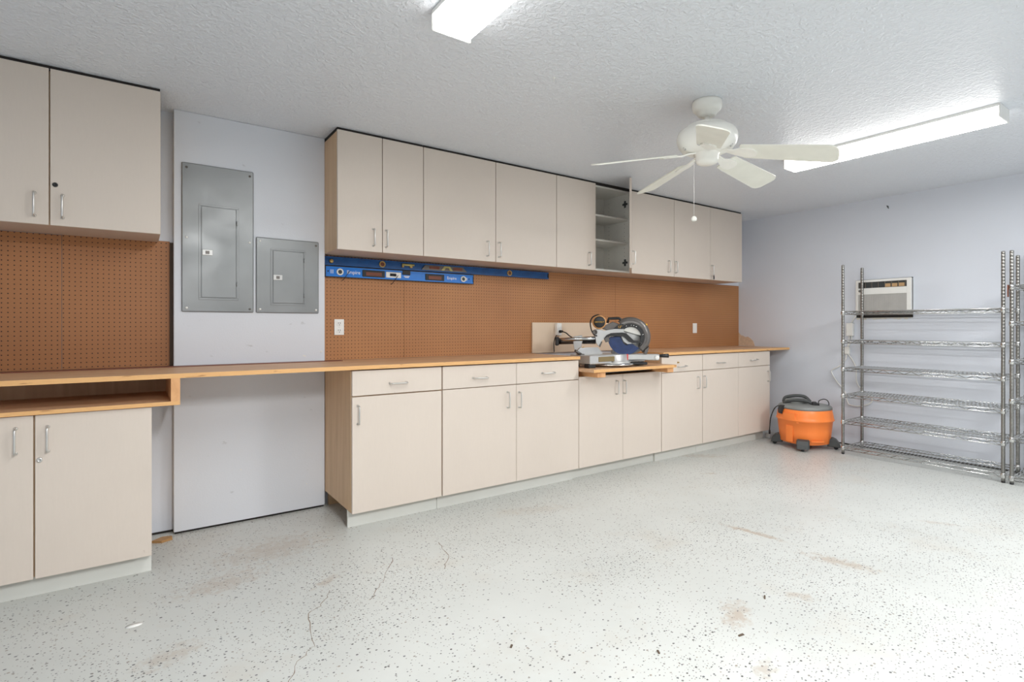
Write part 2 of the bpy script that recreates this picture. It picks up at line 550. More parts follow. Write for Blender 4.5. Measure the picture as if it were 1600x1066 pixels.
# ------------------------------------------------------------------ pegboards
def peg(x0, x1, z0, z1, mat, label, yb=3.609):
    o = mesh_obj('pegboard', B(x0, x1, yb - .006, yb, z0, z1), mat)
    return tag(o, label, 'pegboard')
peg(-0.80, -0.3125, .943, 1.638, M['peg_l'], 'brown pegboard sheet at the left edge of the photo, left of the seam')
peg(-0.3105, 0.158, .943, 1.647, M['peg_l'], 'brown pegboard sheet right of the seam, beside the boxed grey wall')
peg(1.005, 1.581, .943, 1.638, M['peg_r'], 'short brown pegboard sheet with the double outlet, behind the long counter')
peg(1.583, 3.726, .943, 1.638, M['peg_r'], 'widest brown pegboard sheet behind the counter and the mitre saw')
peg(3.728, 5.756, .943, 1.638, M['peg_r'], 'brown pegboard sheet at the far end, ending at the corner')
struct('pegboard_gap_shade', B(0.158, 0.1745, 3.590, 3.609, .943, 1.64), M['gap'])  # brown strip painting in the darkness of the gap beside the pegboard

# ------------------------------------------------------------------ handles (shared mesh data)
def handle_mesh(vertical):
    bm = bmesh.new()
    L, d, r = .052, .030, .0045
    pts = [(0, 0, L), (0, -d + .01, L), (0, -d + .003, L - .002), (0, -d, L - .010), (0, -d, -L + .010), (0, -d + .003, -L + .002), (0, -d + .01, -L), (0, 0, -L)]
    if not vertical:
        pts = [(z, y, 0) for _, y, z in pts]
    tube(bm, pts, r, 8)
    for s in (L, -L):
        lathe(bm, [(.008, -.002), (.008, 0), (.0055, .004)], Matrix.Translation((0, 0, s) if vertical else (s, 0, 0)) @ Matrix.Rotation(R(90), 4, 'X'), 10)
    bmesh.ops.recalc_face_normals(bm, faces=bm.faces)
    me = bpy.data.meshes.new('handle'); bm.to_mesh(me); bm.free()
    me.materials.append(M['nickel'])
    return me
HV, HH = handle_mesh(True), handle_mesh(False)

DF, UF = 3.016, 3.275                       # front planes of base and upper doors
def door(parent, x0, x1, z0, z1, yf, hx=None, hz=None):
    d = mesh_obj('door', B(x0, x1, yf, yf + .018, z0, z1, bev=.0012), M['lam'], parent)
    if hx is not None:
        share('handle', HV, d, (hx, yf, hz))
    return d
def drawer(parent, x0, x1, z0, z1, yf, hx, hz, rot=0.0):
    d = mesh_obj('drawer', B(x0, x1, yf, yf + .018, z0, z1, bev=.0012), M['lam'], parent)
    share('handle', HH, d, (hx, yf, hz), (0, rot, 0))
    return d
def keylock(parent, x, y, z, mat):
    bm = bmesh.new()
    lathe(bm, [(.0105, 0), (.0105, .004), (.008, .0055), (.003, .0055), (.003, .003), (0, .003)], Matrix.Translation((x, y, z)) @ Matrix.Rotation(R(90), 4, 'X'), 16)
    return mesh_obj('lock', bm, mat, parent)

# ------------------------------------------------------------------ upper cabinets
UZ0, UZ1 = 1.640, 2.366
def upper(name, label, x0, x1, doors, hollow=False):
    c = thing(name, label, 'cabinet', ((x0 + x1) / 2, 3.45, UZ0), group='upper cabinets')
    yb = 3.608
    y0 = UF + .020
    if not hollow:
        bm = B(x0, x1, y0, yb, UZ0, UZ1 - .006, bev=.001)
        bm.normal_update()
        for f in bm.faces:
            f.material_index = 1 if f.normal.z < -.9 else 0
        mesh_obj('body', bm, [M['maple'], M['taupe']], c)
    mesh_obj('top_gap_shade', B(x0 + .002, x1 - .002, UF + .012, yb, UZ1 - .0055, CEIL - .0005), M['void'], c)  # dark block painting in the shadow line between doors and ceiling
    for a, b, hx in doors:
        door(c, a + .0012, b - .0012, UZ0 - .002, UZ1, UF, hx, 1.728)
    return c
c = upper('wall_cabinet', 'beige two-door upper cabinet at the far left, with a round black lock', -0.757, 0.105, [(-0.757, -0.329, -0.380), (-0.326, 0.105, -0.280)])
keylock(c, -0.307, UF, 1.827, M['black'])
upper('wall_cabinet', 'beige upper cabinet with two narrow doors beside the small breaker panel', 1.003, 1.575, [(1.003, 1.288, 1.229), (1.290, 1.575, 1.313)])
upper('wall_cabinet', 'beige upper cabinet with two wide doors above the blue levels', 1.577, 2.729, [(1.577, 2.153, 2.078), (2.155, 2.729, 2.180)])
upper('wall_cabinet', 'beige two-door upper cabinet right of the open cabinet, below the fan', 3.592, 4.738, [(3.592, 4.172, 4.085), (4.174, 4.738, 4.187)])
c = upper('wall_cabinet', 'narrow single-door beige upper cabinet at the far end by the corner', 4.740, 5.296, [(4.740, 5.296, 4.752)])
bm = bmesh.new(); box(bm, 4.742, 4.760, UF - .034, UF - .030, 1.640, 1.672, .001); box(bm, 4.748, 4.754, UF - .034, UF - .030, 1.672, 1.685)
mesh_obj('tag', bm, M['black'], c)
# the open one: a hollow carcass with shelves, right-hand door ajar
c = upper('wall_cabinet', 'beige upper cabinet with its right door open on white shelves', 2.731, 3.590, [(2.731, 3.156, 3.076)], True)
x0, x1, y0, yb = 2.731, 3.590, UF + .020, 3.608
mesh_obj('side_panel', B(x0, x0 + .016, y0, yb, UZ0, UZ1 - .006), M['maple'], c)
mesh_obj('side_panel', B(x1 - .016, x1, y0, yb, UZ0, UZ1 - .006), M['lam_white'], c)
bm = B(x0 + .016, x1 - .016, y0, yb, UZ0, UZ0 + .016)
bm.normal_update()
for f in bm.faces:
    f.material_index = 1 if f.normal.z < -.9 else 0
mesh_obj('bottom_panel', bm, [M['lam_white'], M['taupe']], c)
mesh_obj('top_panel', B(x0 + .016, x1 - .016, y0, yb, UZ1 - .022, UZ1 - .006), M['lam_white'], c)
mesh_obj('back_panel', B(x0 + .016, x1 - .016, yb - .008, yb, UZ0 + .016, UZ1 - .022), M['lam_white'], c)
mesh_obj('divider', B(3.150, 3.164, y0 + .06, yb - .008, UZ0 + .016, UZ1 - .022), M['lam_white'], c)
for z in (2.112, 1.902):
    mesh_obj('shelf', B(3.164, x1 - .016, y0 + .012, yb - .008, z - .008, z + .008, bev=.001), M['lam_white'], c)
for z in (2.255, 1.735):
    bm = bmesh.new()
    box(bm, x1 - .024, x1 - .016, y0 + .030, y0 + .050, z - .030, z + .030, .002)
    box(bm, x1 - .022, x1 - .016, y0 + .012, y0 + .072, z - .009, z + .009, .002)
    box(bm, x1 - .034, x1 - .022, y0 + .010, y0 + .050, z - .007, z + .007, .002)
    mesh_obj('hinge', bm, M['dgrey'], c)
for yy in (y0 + .05, yb - .07):             # rows of shelf-pin holes
    bm = bmesh.new()
    for k in range(17):
        lathe(bm, [(.0028, 0), (.0028, .0006)], Matrix.Translation((x1 - .016, yy, UZ0 + .08 + k * .036)) @ Matrix.Rotation(R(-90), 4, 'Y'), 6)
    pin = mesh_obj('pin_holes', bm, M['dgrey'], c); pin['kind'] = 'stuff'
# door ajar: built in its own frame, hinge edge at the origin
dw = 3.588 - 3.158
d = mesh_obj('door', B(-dw, 0, 0, .018, UZ0 - .002 - UZ0, UZ1 - UZ0, bev=.0012), M['lam'], c, local=True,
             loc=(3.5885 - (2.731 + 3.590) / 2, UF + .0 - 3.45, 0), rot=(0, 0, R(42.6)))
h = bpy.data.objects.new('handle', HV); link(h, d); h.location = (-dw + .05, 0, 1.728 - UZ0)

# ------------------------------------------------------------------ base cabinets
BZ0, BZ1 = .100, .912
def base_unit(name, label, x0, x1, ztop=BZ1, kick=True, side_wood=True, kx0=None, kx1=None, ky=3.09):
    c = thing(name, label, 'cabinet', ((x0 + x1) / 2, 3.32, 0), group='base cabinets')
    mesh_obj('body', B(x0, x1, DF + .020, 3.600, BZ0, ztop, bev=.001), M['maple'], c)
    mesh_obj('toe_kick', B(kx0 or x0, kx1 or x1, ky, ky + .016, 0, BZ0), M['kick'], c)
    mesh_obj('rear_support', B(x0 + .03, x1 - .03, 3.56, 3.59, 0, BZ0), M['maple'], c)
    return c
g = .0018
c = base_unit('base_cabinet', 'low two-door beige base cabinet at the far left under the open shelf box', -0.765, 0.062, .790)
door(c, -0.765, -0.354, BZ0 - .003, .790, DF, -0.409, .687)
d = door(c, -0.348, 0.062, BZ0 - .003, .790, DF, -0.307, .685)
keylock(c, -0.333, DF, .599, M['nickel'])
c = base_unit('base_cabinet', 'beige base cabinet with one wide door and a bare wood side', 1.006, 1.577)
drawer(c, 1.008, 1.575, .769, BZ1, DF, 1.285, .830)
door(c, 1.008, 1.575, BZ0 - .003, .762, DF, 1.040, .660)
c = base_unit('base_cabinet', 'beige two-door two-drawer base cabinet left of the mitre saw', 1.580, 2.728)
drawer(c, 1.584, 2.153, .769, BZ1, DF, 1.857, .829, R(2))
drawer(c, 2.156, 2.728, .769, BZ1, DF, 2.432, .833)
door(c, 1.584, 2.153, BZ0 - .003, .764, DF, 2.079, .666)
door(c, 2.156, 2.728, BZ0 - .003, .764, DF, 2.176, .659)
c = base_unit('base_cabinet', 'low beige two-door base cabinet under the pull-out saw tray', 2.731, 3.674, .785, ky=3.105)
door(c, 2.733, 3.202, BZ0 - .003, .785, DF, 3.127, .683)
door(c, 3.205, 3.672, BZ0 - .003, .785, DF, 3.214, .682)
c = base_unit('base_cabinet', 'single-door beige base cabinet just right of the saw tray', 3.677, 4.245)
drawer(c, 3.679, 4.243, .769, BZ1, DF, 3.942, .815, R(-3))
door(c, 3.679, 4.243, BZ0 - .003, .764, DF, 4.168, .660)
bm = bmesh.new()
lathe(bm, [(.007, 0), (.007, .003), (.004, .012), (.006, .016), (0, .018)], Matrix.Translation((3.89, DF, .852)) @ Matrix.Rotation(R(90), 4, 'X'), 12)
mesh_obj('peg_knob', bm, M['brass'], c)
c = base_unit('base_cabinet', 'beige two-door base cabinet at the far end next to the orange vacuum', 4.248, 5.378)
drawer(c, 4.250, 4.812, .769, BZ1, DF, 4.515, .826, R(2))
drawer(c, 4.815, 5.378, .769, BZ1, DF, 5.070, .833, R(-3))
door(c, 4.250, 4.812, BZ0 - .003, .764, DF, 4.263, .661)
door(c, 4.815, 5.378, BZ0 - .003, .764, DF, 5.335, .656)

# ------------------------------------------------------------------ counters
def slab(name, label, cat, outline, z0, z1, top, edge, bev=.0015):
    bm = bmesh.new()
    a = [bm.verts.new((x, y, z0)) for x, y in outline]; b = [bm.verts.new((x, y, z1)) for x, y in outline]
    bm.faces.new(a[::-1]); bm.faces.new(b)
    for k in range(len(a)):
        k2 = (k + 1) % len(a)
        bm.faces.new((a[k], a[k2], b[k2], b[k]))
    bmesh.ops.recalc_face_normals(bm, faces=bm.faces)
    bm.normal_update()
    for f in bm.faces:
        f.material_index = 0 if abs(f.normal.z) > .5 else 1
    o = mesh_obj(name, bm, [top, edge])
    return tag(o, label, cat)
CZ0, CZ1 = .920, .942
slab('countertop', 'long plywood worktop spanning the left cabinets and the boxed wall', 'worktop',
     [(-.80, 2.997), (2.728, 2.997), (2.728, 3.601), (1.006, 3.601), (1.006, 3.538), (.172, 3.538), (.172, 3.584), (-.80, 3.584)], CZ0, CZ1, M['ply'], M['ply_edge'])
slab('countertop', 'plywood worktop right of the mitre saw, reaching the end wall', 'worktop',
     [(3.677, 2.997), (5.735, 2.997), (5.735, 3.601), (3.677, 3.601)], CZ0, CZ1, M['ply'], M['ply_edge'])
o = mesh_obj('wood_strip', B(-.80, 1.10, 3.475, 3.536, CZ1, CZ1 + .004), M['ply_dark'])
tag(o, 'thin dark red-brown strip along the back of the left worktop', 'strip')
# thin spacer between worktop and cabinets (visible as the dark line under the top)
# open shelf box under the left worktop
c = thing('shelf_box', 'open plywood shelf box slung under the worktop at the left', 'shelf', (-.31, 3.3, .793))
def edged(x0, x1, y0, y1, z0, z1):
    bm = B(x0, x1, y0, y1, z0, z1)
    bm.normal_update()
    for f in bm.faces:
        f.material_index = 1 if abs(f.normal.y) > .5 else 0
    return bm
mesh_obj('bottom_board', edged(-.80, .174, 2.999, 3.53, .793, .811), [M['ply'], M['ply_edge']], c)
mesh_obj('side_board', B(.137, .174, 2.999, 3.53, .811, CZ0), M['pine'], c)
mesh_obj('back_board', B(-.80, .137, 3.515, 3.53, .811, CZ0), M['maple'], c)

# ------------------------------------------------------------------ pull-out saw tray
c = thing('saw_tray', 'plywood pull-out tray carrying the mitre saw, jutting past the cabinets', 'tray', (3.2, 3.2, .787))
mesh_obj('tray_board', edged(2.735, 3.672, 2.858, 3.54, .827, .850), [M['ply'], M['ply_edge']], c)
for a, b in ((2.79, 2.872), (3.58, 3.655)):
    mesh_obj('runner', B(a, b, 2.876, 3.50, .788, .827, bev=.001), M['pine'], c)
mesh_obj('cross_rail', B(2.872, 3.58, 3.04, 3.06, .800, .827), M['steel_dark'], c)
# side cheeks of the saw bay
# ------------------------------------------------------------------ breaker panels
def breaker(label, x0, x1, z0, z1, dx0, dx1, dz0, dz1, lx, lz, screws):
    y = 3.54
    c = thing('breaker_panel', label, 'breaker panel', ((x0 + x1) / 2, y, z0))
    bm = bmesh.new()
    # folded cover: sloped rim and flat face with the door opening frame
    box(bm, x0, x1, y - .010, y - .0005, z0, z1, bev=.005, seg=1)
    mesh_obj('cover', bm, M['enamel'], c)
    bm = bmesh.new()
    w_ = .011
    for (a, b, e, f) in ((dx0 - w_, dx1 + w_, dz1, dz1 + w_), (dx0 - w_, dx1 + w_, dz0 - w_, dz0), (dx0 - w_, dx0, dz0, dz1), (dx1, dx1 + w_, dz0, dz1)):
        box(bm, a, b, y - .0125, y - .010, e, f, .001)
    mesh_obj('door_frame', bm, M['enamel'], c)
    d = mesh_obj('door', B(dx0 + .003, dx1 - .003, y - .0145, y - .0102, dz0 + .003, dz1 - .003, bev=.002), M['enamel'], c)
    for hz in (dz0 + .16 * (dz1 - dz0), dz1 - .16 * (dz1 - dz0)):
        bm = bmesh.new(); tube(bm, [(dx1, y - .015, hz - .012), (dx1, y - .015, hz + .012)], .0032, 8)
        mesh_obj('hinge', bm, M['enamel'], d)
    bm = bmesh.new(); box(bm, lx - .026, lx + .026, y - .0185, y - .0145, lz - .016, lz + .016, .0015)
    la = mesh_obj('latch', bm, M['steel'], d)
    mesh_obj('latch', B(lx - .010, lx + .010, y - .0205, y - .0185, lz - .009, lz + .009, bev=.001), M['steel_dark'], d)
    for (sx, sz, wh) in screws:
        bm = bmesh.new()
        lathe(bm, [(.0068, 0), (.0062, .003), (.003, .0045), (0, .005)], Matrix.Translation((sx, y - .0098, sz)) @ Matrix.Rotation(R(90), 4, 'X'), 12)
        mesh_obj('screw', bm, M['white'] if wh else M['steel_dark'], c)
    return c
breaker('tall grey metal breaker panel on the boxed wall', .211, .581, 1.249, 2.093, .305, .489, 1.330, 1.857, .338, 1.591,
        [(.236, 2.066, 0), (.560, 2.064, 0), (.236, 1.671, 1), (.560, 1.668, 1), (.236, 1.272, 1), (.560, 1.270, 0)])
breaker('small grey metal breaker panel right of the tall one', .594, .963, 1.249, 1.707, .686, .871, 1.307, 1.634, .716, 1.467,
        [(.616, 1.684, 1), (.945, 1.682, 0), (.616, 1.271, 1), (.945, 1.271, 1)])

# ------------------------------------------------------------------ outlets
def outlet(label, xc, zc, y, w=.064, h=.105, duplex=True):
    c = thing('outlet', label, 'outlet', (xc, y, zc - h / 2))
    mesh_obj('cover_plate', B(xc - w / 2, xc + w / 2, y - .006, y, zc - h / 2, zc + h / 2, bev=.002, seg=2), M['white'], c)
    if duplex:
        for s in (1, -1):
            r_ = mesh_obj('receptacle', B(xc - .016, xc + .016, y - .0085, y - .006, zc + s * .024 - .016, zc + s * .024 + .016, bev=.002), M['white'], c)
            bm = bmesh.new()
            for q in (-.006, .006):
                box(bm, xc + q - .0015, xc + q + .0015, y - .0092, y - .0084, zc + s * .024 - .002, zc + s * .024 + .008)
            lathe(bm, [(.0028, 0), (.0028, .0008)], Matrix.Translation((xc, y - .0084, zc + s * .024 - .009)) @ Matrix.Rotation(R(90), 4, 'X'), 8)
            mesh_obj('slot', bm, M['black'], r_)
        bm = bmesh.new(); lathe(bm, [(.003, 0), (.002, .0015), (0, .0015)], Matrix.Translation((xc, y - .006, zc)) @ Matrix.Rotation(R(90), 4, 'X'), 8)
        mesh_obj('screw', bm, M['nickel'], c)
    else:
        mesh_obj('rocker', B(xc - .014, xc + .014, y - .0085, y - .006, zc - .028, zc + .028, bev=.001), M['white'], c)
    return c
outlet('white double outlet on the pegboard below the blue levels', 1.114, 1.162, 3.602)
outlet('white wall switch plate on the pegboard near the far corner', 4.930, 1.149, 3.602, .068, .105, False)

# ------------------------------------------------------------------ backboard behind the saw, its outlet box
o = mesh_obj('backboard', B(2.726, 3.70, 3.586, 3.600, .943, 1.200, bev=.001), M['splash'])
tag(o, 'beige board standing against the pegboard behind the mitre saw', 'board')
c = thing('outlet_box', 'white surface outlet box on the beige board with the saw plugged in', 'outlet', (2.992, 3.586, 1.09))
mesh_obj('box_body', B(2.966, 3.020, 3.552, 3.585, 1.090, 1.196, bev=.003), M['white'], c)
mesh_obj('receptacle', B(2.979, 3.007, 3.549, 3.552, 1.148, 1.180, bev=.002), M['white'], c)

# ------------------------------------------------------------------ levels on the pegboard
def level(label, x0, x1, z0, z1, zr0, mat):
    """Box-beam level, its run tilted so that z at x1 is shifted by zr0."""
    c = thing('spirit_level', label, 'level', (x0, 3.59, z0))
    return c
YL = 3.574
c = level('long old dark blue level with brass rings, right under the upper cabinets', 1.012, 2.892, 1.571, 1.628, 0, None)
bm = bmesh.new()
box(bm, 1.012, 2.892, YL, 3.598, 1.618, 1.628, .001); box(bm, 1.012, 2.892, YL, 3.598, 1.571, 1.581, .001); box(bm, 1.013, 2.891, YL + .007, 3.592, 1.581, 1.618)
mesh_obj('beam', bm, M['lv_dark'], c)
mesh_obj('end_cap', B(2.884, 2.894, YL + .001, 3.597, 1.572, 1.627, bev=.001), M['black'], c)
def ring_at(parent, name, x, y, z, r0, r1, mat, inner=None):
    bm = bmesh.new()
    lathe(bm, [(r1, -.002), (r1, .006), (r0, .006), (r0, -.002)], Matrix.Translation((x, y, z)) @ Matrix.Rotation(R(90), 4, 'X'), 20, close=False)
    o = mesh_obj(name, bm, mat, parent)
    bm = bmesh.new()
    lathe(bm, [(r0, 0), (0, 0)], Matrix.Translation((x, y - .001, z)) @ Matrix.Rotation(R(90), 4, 'X'), 20, close=False)
    box(bm, x - r0 * .9, x + r0 * .9, y - .003, y - .001, z - r0 * .28, z + r0 * .28)
    mesh_obj('vial', bm, inner or M['void'], o)
    return o
for x in (1.407, 2.486):
    ring_at(c, 'vial_ring', x, YL + .005, 1.600, .015, .0225, M['brass'], M['ply_dark'])
bm = bmesh.new(); lathe(bm, [(.013, -.002), (.013, .012), (.009, .016), (0, .016)], Matrix.Translation((1.055, YL + .004, 1.597)) @ Matrix.Rotation(R(90), 4, 'X'), 14)
mesh_obj('hang_knob', bm, M['brass'], c)
bm = bmesh.new(); tube(bm, [(1.555, YL, 1.607), (1.645, YL, 1.607)], .008, 10)
v = mesh_obj('plumb_vial', bm, M['vial'], c)
mesh_obj('vial_clip', B(1.553, 1.566, YL - .004, YL + .008, 1.588, 1.612, bev=.002), M['brass'], v)
mesh_obj('vial_clip', B(1.612, 1.632, YL - .004, YL + .008, 1.588, 1.600, bev=.002), M['brass'], v)
bm = bmesh.new(); prism(bm, [(1.705, 1.582), (1.735, 1.617), (2.050, 1.617), (2.085, 1.582)], YL - .001, YL + .010)
blk = mesh_obj('centre_block', bm, M['steel_dark'], c)
for a, b in ((1.765, 1.850), (1.965, 2.045)):
    mesh_obj('window', B(a, b, YL - .003, YL + .002, 1.590, 1.610, bev=.002), M['ply_dark'], blk)
bm = bmesh.new(); prism(bm, [(1.862, 1.583), (1.890, 1.616), (1.935, 1.616), (1.960, 1.583), (1.938, 1.583), (1.925, 1.603), (1.900, 1.603), (1.886, 1.583)], YL - .005, YL)
mesh_obj('vial', bm, M['vial'], blk)

c = level('shorter bright blue level with white rings, hanging below the older level', 1.018, 2.142, 1.497, 1.563, 0, None)
bm = bmesh.new()
box(bm, 1.018, 2.142, YL, 3.598, 1.550, 1.563, .001); box(bm, 1.018, 2.142, YL, 3.598, 1.497, 1.508, .001); box(bm, 1.019, 2.141, YL + .004, 3.592, 1.508, 1.550)
mesh_obj('beam', bm, M['lv_blue'], c)
bm = bmesh.new(); box(bm, 1.018, 2.142, YL - .0008, YL + .02, 1.563, 1.567); box(bm, 1.018, 2.142, YL - .0008, YL + .02, 1.4935, 1.497)
mesh_obj('edge_band', bm, M['black'], c)
for x in (1.015, 2.140):
    mesh_obj('end_cap', B(x, x + .005, YL - .001, 3.598, 1.494, 1.566, bev=.001), M['black'], c)
for x in (1.112, 2.053):
    ring_at(c, 'vial_ring', x, YL + .001, 1.529, .014, .0225, M['white'], M['dgrey'])
for a, b in ((1.265, 1.425), (1.735, 1.890)):
    f = mesh_obj('hand_grip', B(a, b, YL - .002, YL + .006, 1.504, 1.554, bev=.003), M['black'], c)
    mesh_obj('grip_opening', B(a + .022, b - .022, YL - .003, YL + .001, 1.512, 1.541, bev=.003), M['ply_dark'], f)
pl = mesh_obj('vial_plate', B(1.433, 1.545, YL - .001, YL + .006, 1.509, 1.549, bev=.002), M['white'], c)
bm = bmesh.new(); tube(bm, [(1.462, YL - .002, 1.529), (1.505, YL - .002, 1.529)], .010, 10)
mesh_obj('vial', bm, M['black'], pl)
mesh_obj('top_vial_block', B(1.556, 1.616, YL - .003, YL + .006, 1.535, 1.564, bev=.002), M['black'], c)
for x in (1.035, 2.105):
    bm = bmesh.new(); lathe(bm, [(.005, 0), (.005, .001), (0, .001)], Matrix.Translation((x, YL + .004, 1.531)) @ Matrix.Rotation(R(90), 4, 'X'), 10)
    mesh_obj('hang_hole', bm, M['black'], c)
for x, s in ((1.205, .034), (1.955, .030)):
    text_obj('lettering', 'Empire', s, M['white'], c, face_y(x, YL + .0035, 1.530), squash=.95)
bm = bmesh.new()
for q in (-.006, .006):
    box(bm, 1.06 + q - .002, 1.06 + q + .002, YL + .003, YL + .005, 1.517, 1.543)
    box(bm, 2.084 + q * .6 - .0015, 2.084 + q * .6 + .0015, YL + .003, YL + .005, 1.519, 1.541)
mesh_obj('print_mark', bm, M['white'], c)
bm = bmesh.new(); box(bm, 1.575, 1.605, YL + .0032, YL + .005, 1.515, 1.520); box(bm, 1.568, 1.612, YL + .0032, YL + .005, 1.523, 1.528)
mesh_obj('print_mark', bm, M['white'], c)
def hook(x, z, label):
    bm = bmesh.new()
    tube(bm, smooth_path([(x - .02, 3.602, z - .05), (x - .016, 3.585, z - .045), (x - .004, 3.570, z - .022), (x + .02, 3.566, z + .012)], 5), .0022, 6)
    tag(mesh_obj('peg_hook', bm, M['black']), label, 'hook', 'pegboard hooks')
hook(1.155, 1.525, 'thin black peg hook under the left end of the bright blue level')
hook(1.50, 1.515, 'thin black peg hook under the middle of the bright blue level')

# ------------------------------------------------------------------ ceiling fixtures
def fixture(label, xc, y0, y1):
    c = thing('ceiling_light', label, 'light', (xc, (y0 + y1) / 2, CEIL), group='fluorescent ceiling lights')
    z0 = 2.308
    bm = bmesh.new()
    prism(bm, [(-.086, 2.366), (-.080, z0 + .010), (-.070, z0), (.070, z0), (.080, z0 + .010), (.086, 2.366)], y0 + .008, y1 - .008, Matrix.Translation((xc, 0, 0)))
    bmesh.ops.recalc_face_normals(bm, faces=bm.faces)
    bm.normal_update()
    for f in bm.faces:
        f.material_index = 0 if f.normal.z < -.9 else 1
    mesh_obj('lens', bm, [M['lamp'], M['lamp_side']], c)
    mesh_obj('housing', B(xc - .088, xc + .088, y0 + .004, y1 - .004, 2.366, CEIL, bev=.001), M['white'], c)
    for a, b in ((y0, y0 + .008), (y1 - .008, y1)):
        mesh_obj('end_cap', B(xc - .0875, xc + .0875, a, b, z0 - .002, CEIL, bev=.003), M['white'], c)
    return c
fixture('bright wraparound fluorescent light cut off by the top of the photo', 1.020, .66, 1.87)
fixture('long bright wraparound fluorescent light behind the fan blade', 3.925, .86, 2.05)

# ------------------------------------------------------------------ ceiling fan
FX, FY = 2.530, 1.770
c = thing('ceiling_fan', 'cream five-blade ceiling fan hanging from the textured ceiling', 'fan', (FX, FY, 2.04))
T = Matrix.Translation((FX, FY, 0))
bm = bmesh.new(); lathe(bm, [(.074, CEIL), (.077, 2.372), (.077, 2.352), (.072, 2.335), (.058, 2.322), (.050, 2.318), (.046, 2.306), (.036, 2.300), (.012, 2.300)], T, 36)
mesh_obj('canopy', bm, M['cream'], c)
bm = bmesh.new(); lathe(bm, [(.0135, 2.31), (.0135, 2.26)], T, 16)
mesh_obj('downrod', bm, M['cream'], c)
bm = bmesh.new(); lathe(bm, [(.018, 2.262), (.086, 2.256), (.104, 2.250), (.108, 2.242), (.107, 2.233), (.130, 2.230), (.147, 2.218), (.156, 2.196), (.157, 2.172), (.149, 2.146), (.131, 2.122), (.104, 2.108), (.070, 2.102), (.050, 2.10)], T, 44)
mot = mesh_obj('motor_housing', bm, M['cream'], c)
for k in range(8):
    a = k * math.pi / 4 + .3
    bm = bmesh.new()
    lathe(bm, [(.011, 0), (.011, .002), (.007, .003), (.006, .001), (0, .001)], T @ Matrix.Rotation(a, 4, 'Z') @ Matrix.Translation((.127, 0, 2.122)) @ Matrix.Rotation(R(135), 4, 'Y'), 12)
    mesh_obj('vent_cap', bm, M['steel'], mot)
bm = bmesh.new(); lathe(bm, [(.062, 2.108), (.066, 2.098), (.060, 2.090), (.060, 2.065), (.054, 2.050), (.036, 2.042), (0, 2.040)], T, 32)
mesh_obj('switch_housing', bm, M['cream'], c)
def blade_outline():
    pts = []
    r0, r1, w0, w1 = .175, .625, .060, .074
    pts += [(r0, -w0 + .012), (r0 + .008, -w0), (r1 - .045, -w1)]
    for k in range(7):
        a = -math.pi / 2 + k * (math.pi / 2) / 6
        pts.append((r1 - .045 + .045 * math.cos(a), -w1 + .045 + .045 * math.sin(a)))
    for k in range(7):
        a = k * (math.pi / 2) / 6
        pts.append((r1 - .045 + .045 * math.cos(a), w1 - .045 + .045 * math.sin(a)))
    pts += [(r0 + .008, w0), (r0, w0 - .012)]
    return pts
cam_right = Vector((math.cos(.611854), -math.sin(.611854)))
cam_fwd = Vector((math.sin(.611854), math.cos(.611854)))
for k in range(5):
    an = R(-107.5 + 72 * k)                # azimuth measured in the room, blade one points at the front wall
    dv = cam_right * math.cos(an) + cam_fwd * math.sin(an)
    az = math.atan2(dv.y, dv.x)
    Mx = T @ Matrix.Rotation(az, 4, 'Z') @ Matrix.Translation((.10, 0, 2.098)) @ Matrix.Rotation(R((8.0, 12.5, 6.5, 6.5, 6.5)[k]), 4, 'Y') @ Matrix.Rotation(R(-17), 4, 'X') @ Matrix.Translation((-.10, 0, 0))
    bm = bmesh.new()
    ol = blade_outline()
    a = [bm.verts.new(Mx @ Vector((x, y, -.003))) for x, y in ol]; b = [bm.verts.new(Mx @ Vector((x, y, .003))) for x, y in ol]
    bm.faces.new(a[::-1]); bm.faces.new(b)
    for i in range(len(a)):
        bm.faces.new((a[i], a[(i + 1) % len(a)], b[(i + 1) % len(a)], b[i]))
    bl = mesh_obj('blade', bm, M['blade'], c)
    # blade iron: curved bracket under the blade root
    bm = bmesh.new()
    out = [(.055, .016), (.10, .014), (.14, .020), (.175, .036), (.215, .040), (.245, .030), (.258, 0)]
    out = out + [(x, -y) for x, y in out[-2::-1]]
    a = [bm.verts.new(Mx @ Vector((x, y, -.011 + (.008 if x < .11 else 0)))) for x, y in out]; b = [bm.verts.new(Mx @ Vector((x, y, -.003 + (.008 if x < .11 else 0)))) for x, y in out]
    bm.faces.new(a[::-1]); bm.faces.new(b)
    for i in range(len(a)):
        bm.faces.new((a[i], a[(i + 1) % len(a)], b[(i + 1) % len(a)], b[i]))
    mesh_obj('blade_iron', bm, M['cream'], bl)
px, py = FX - .07 * cam_right.x, FY - .07 * cam_right.y
bm = bmesh.new(); tube(bm, smooth_path([(FX - .052 * cam_right.x, FY - .052 * cam_right.y, 2.062), (px, py, 2.055), (px, py, 2.03), (px, py, 1.76)], 4), .0011, 5)
ch = mesh_obj('pull_chain', bm, M['nickel'], c)
bm = bmesh.new(); lathe(bm, [(.004, .018), (.012, .012), (.015, .003), (.014, -.006), (.007, -.010), (.004, -.006), (.004, .018)], Matrix.Translation((px, py, 1.745)), 16, close=False)
mesh_obj('pull_knob', bm, M['cream'], ch)

